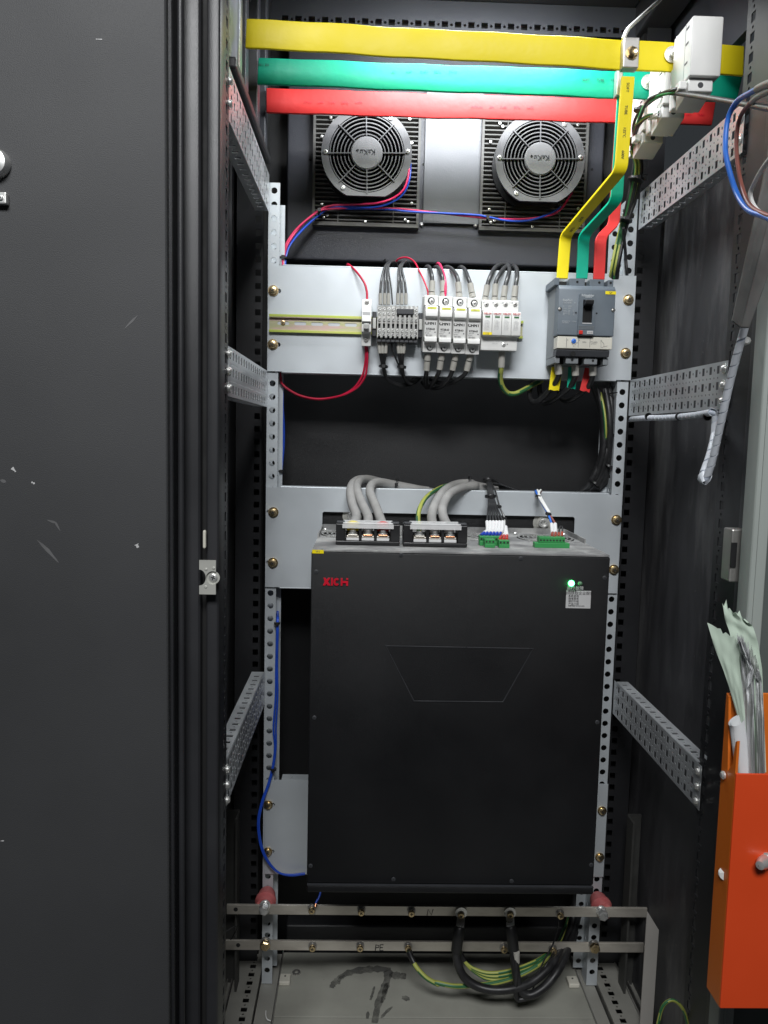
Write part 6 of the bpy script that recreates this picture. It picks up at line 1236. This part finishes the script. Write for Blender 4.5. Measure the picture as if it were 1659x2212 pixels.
sidep = [(YK1, zlow), (YK0, zlow), (YK0, ztop), (YK0-.006, ztop-.003), (YK0-.016, ztop-.09), (YK0-.03, zfr+.012), (YK1+.008, zfr+.006), (YK1+.004, zfr+.035), (YK1, zfr+.038)]
mb = MB(); sheet(mb, [(y, z) for y, z in sidep], [], .003, sideX(xs0-.004)); obj('side_wall', mb, 'orange_edge', pk)
a = at('I', 800, 1425, YK1-.003); obj('acorn_nut', MB().lathe((a.x+.012, YK1-.0032, a.z), (-.75, -.66, 0), [(.009, 0), (.009, .003), (.0075, .0032), (.0075, .012), (.006, .016), (.005, .020), (.0001, .021)], 14), 'steel', pk, sharp=30)
a = at('I', 625, 1005, YK0); obj('side_screw', MB().lathe((xs0-.005, YK0-.01, a.z), (-1, 0, 0), [(.005, 0), (.005, .002), (.003, .004)], 12), 'steel', pk)
a = at('I', 600, 1495, YK0-.02); obj('side_clip', MB().lathe((xs0-.0045, YK0-.02, a.z), (-1, 0, 0), [(.007, 0), (.004, .003), (.001, .004)], 4), 'white_plastic', pk)
# papers standing in the pocket
from mathutils import noise
def sheetpaper(label, mtl, pts, seed, name='paper_folder', amp=.004, jag=.004):
    """a thin limp sheet between two edge lines (top to bottom), crumpled, with a torn upper edge"""
    Lp, Rp = pts; n = 22; m = 12; vs = []; mb = MB()
    def ev(pl, t):
        f = t*(len(pl)-1); k = min(int(f), len(pl)-2); u = f-k; a_, b_ = pl[k], pl[k+1]; return at('pa', a_[0]+(b_[0]-a_[0])*u, a_[1]+(b_[1]-a_[1])*u, a_[2]+(b_[2]-a_[2])*u)
    for i in range(n+1):
        t = i/n; A_, B_ = ev(Lp, t), ev(Rp, t)
        for j in range(m+1):
            s = j/m; q = A_.lerp(B_, s); fade = max(0, 1-1.3*t)
            w_ = noise.noise(Vector((s*4+seed*7.1, t*6, seed)))*amp*(.3+fade); zt = noise.noise(Vector((s*9+seed*3, seed*5, 0)))*jag*2 if i == 0 else noise.noise(Vector((s*9+seed*3, seed*5, 0)))*jag*fade**3
            vs.append(q+Vector((w_*.35, w_, zt)))
    k0 = len(vs); vs += [v_+Vector((0, .0005, 0)) for v_ in vs]
    for i in range(n):
        for j in range(m): a_ = i*(m+1)+j; mb.f.append((a_, a_+1, a_+m+2, a_+m+1)); mb.f.append((k0+a_+m+1, k0+a_+m+2, k0+a_+1, k0+a_))
    for j in range(m): mb.f.append((j, k0+j, k0+j+1, j+1))
    for i in range(n): mb.f.append((i*(m+1), i*(m+1)+m+1, k0+i*(m+1)+m+1, k0+i*(m+1))); e = i*(m+1)+m; mb.f.append((e, k0+e, k0+e+m+1, e+m+1))
    mb.v = [Vector(v_) for v_ in vs]; return tag(obj(name, mb, mtl, sharp=60), label, 'paper', 'papers in the pocket')
sheetpaper('pale green folder with a torn top, rear one in the orange pocket', 'paper_green', ([(258, 135, .896), (285, 300, .896), (330, 420, .896), (380, 760, .896), (420, 1100, .896), (450, 1800, .896)], [(480, 290, .890), (560, 360, .890), (610, 520, .890), (650, 800, .890), (670, 1300, .890), (690, 1800, .890)]), 1, amp=.006, jag=.006)
sheetpaper('pale green card leaning left out of the orange pocket', 'paper_green', ([(108, 325, .888), (180, 570, .888), (270, 800, .888), (330, 980, .888), (420, 1300, .888), (460, 1800, .888)], [(425, 505, .880), (425, 720, .880), (455, 980, .880), (480, 1200, .880), (495, 1450, .880), (500, 1800, .880)]), 2, amp=.003, jag=.003)
tn = ['paper_white', 'plastic_film', 'paper_white', 'paper_green', 'plastic_film', 'paper_white', 'plastic_film', 'paper_white']
for k in range(8):
    d = 20*k; zt = [470, 600, 540, 690, 560, 800, 640, 720][k]
    sheetpaper('limp document sheet standing in the orange pocket, %s from the left' % ORD[k], tn[k], ([(425+d*.7, zt, .886), (450+d*.8, 900, .886), (475+d, 1250, .886), (490+d, 1850, .886)], [(475+d, zt+35, .872), (540+d*.75, 900, .872), (530+d, 1250, .872), (540+d, 1850, .872)]), 3+k, 'document_sheet', amp=.009, jag=.008)
sheetpaper('crumpled torn white paper strip above the orange pocket', 'paper_white', ([(405, 470, .874), (440, 600, .872), (480, 680, .873), (515, 790, .871), (500, 880, .873), (488, 985, .874)], [(440, 500, .868), (478, 610, .868), (530, 700, .866), (568, 800, .866), (545, 900, .868), (505, 975, .870)]), 14, 'torn_strip', amp=.012, jag=.006)
# rolled sheet: an open scroll, not a rod
rc = [at('pa', 405, 1290, .882), at('pa', 470, 1800, .882)]; vs = []; n_, m_ = 8, 26
for i in range(n_+1):
    c_ = rc[0].lerp(rc[1], i/n_)
    for j in range(m_+1):
        th = j/m_*2*math.pi*1.6; r_ = .0045+.0035*j/m_; vs.append(c_+Vector((r_*math.cos(th)*1.3, r_*math.sin(th)*.8, .006*math.sin(th+1) if i == 0 else 0)))
mb = MB().add(vs, [(i*(m_+1)+j, i*(m_+1)+j+1, (i+1)*(m_+1)+j+1, (i+1)*(m_+1)+j) for i in range(n_) for j in range(m_)])
tag(obj('paper_roll', mb, 'paper_white', sharp=70), 'rolled white sheet inside the orange pocket beside its notch', 'paper')
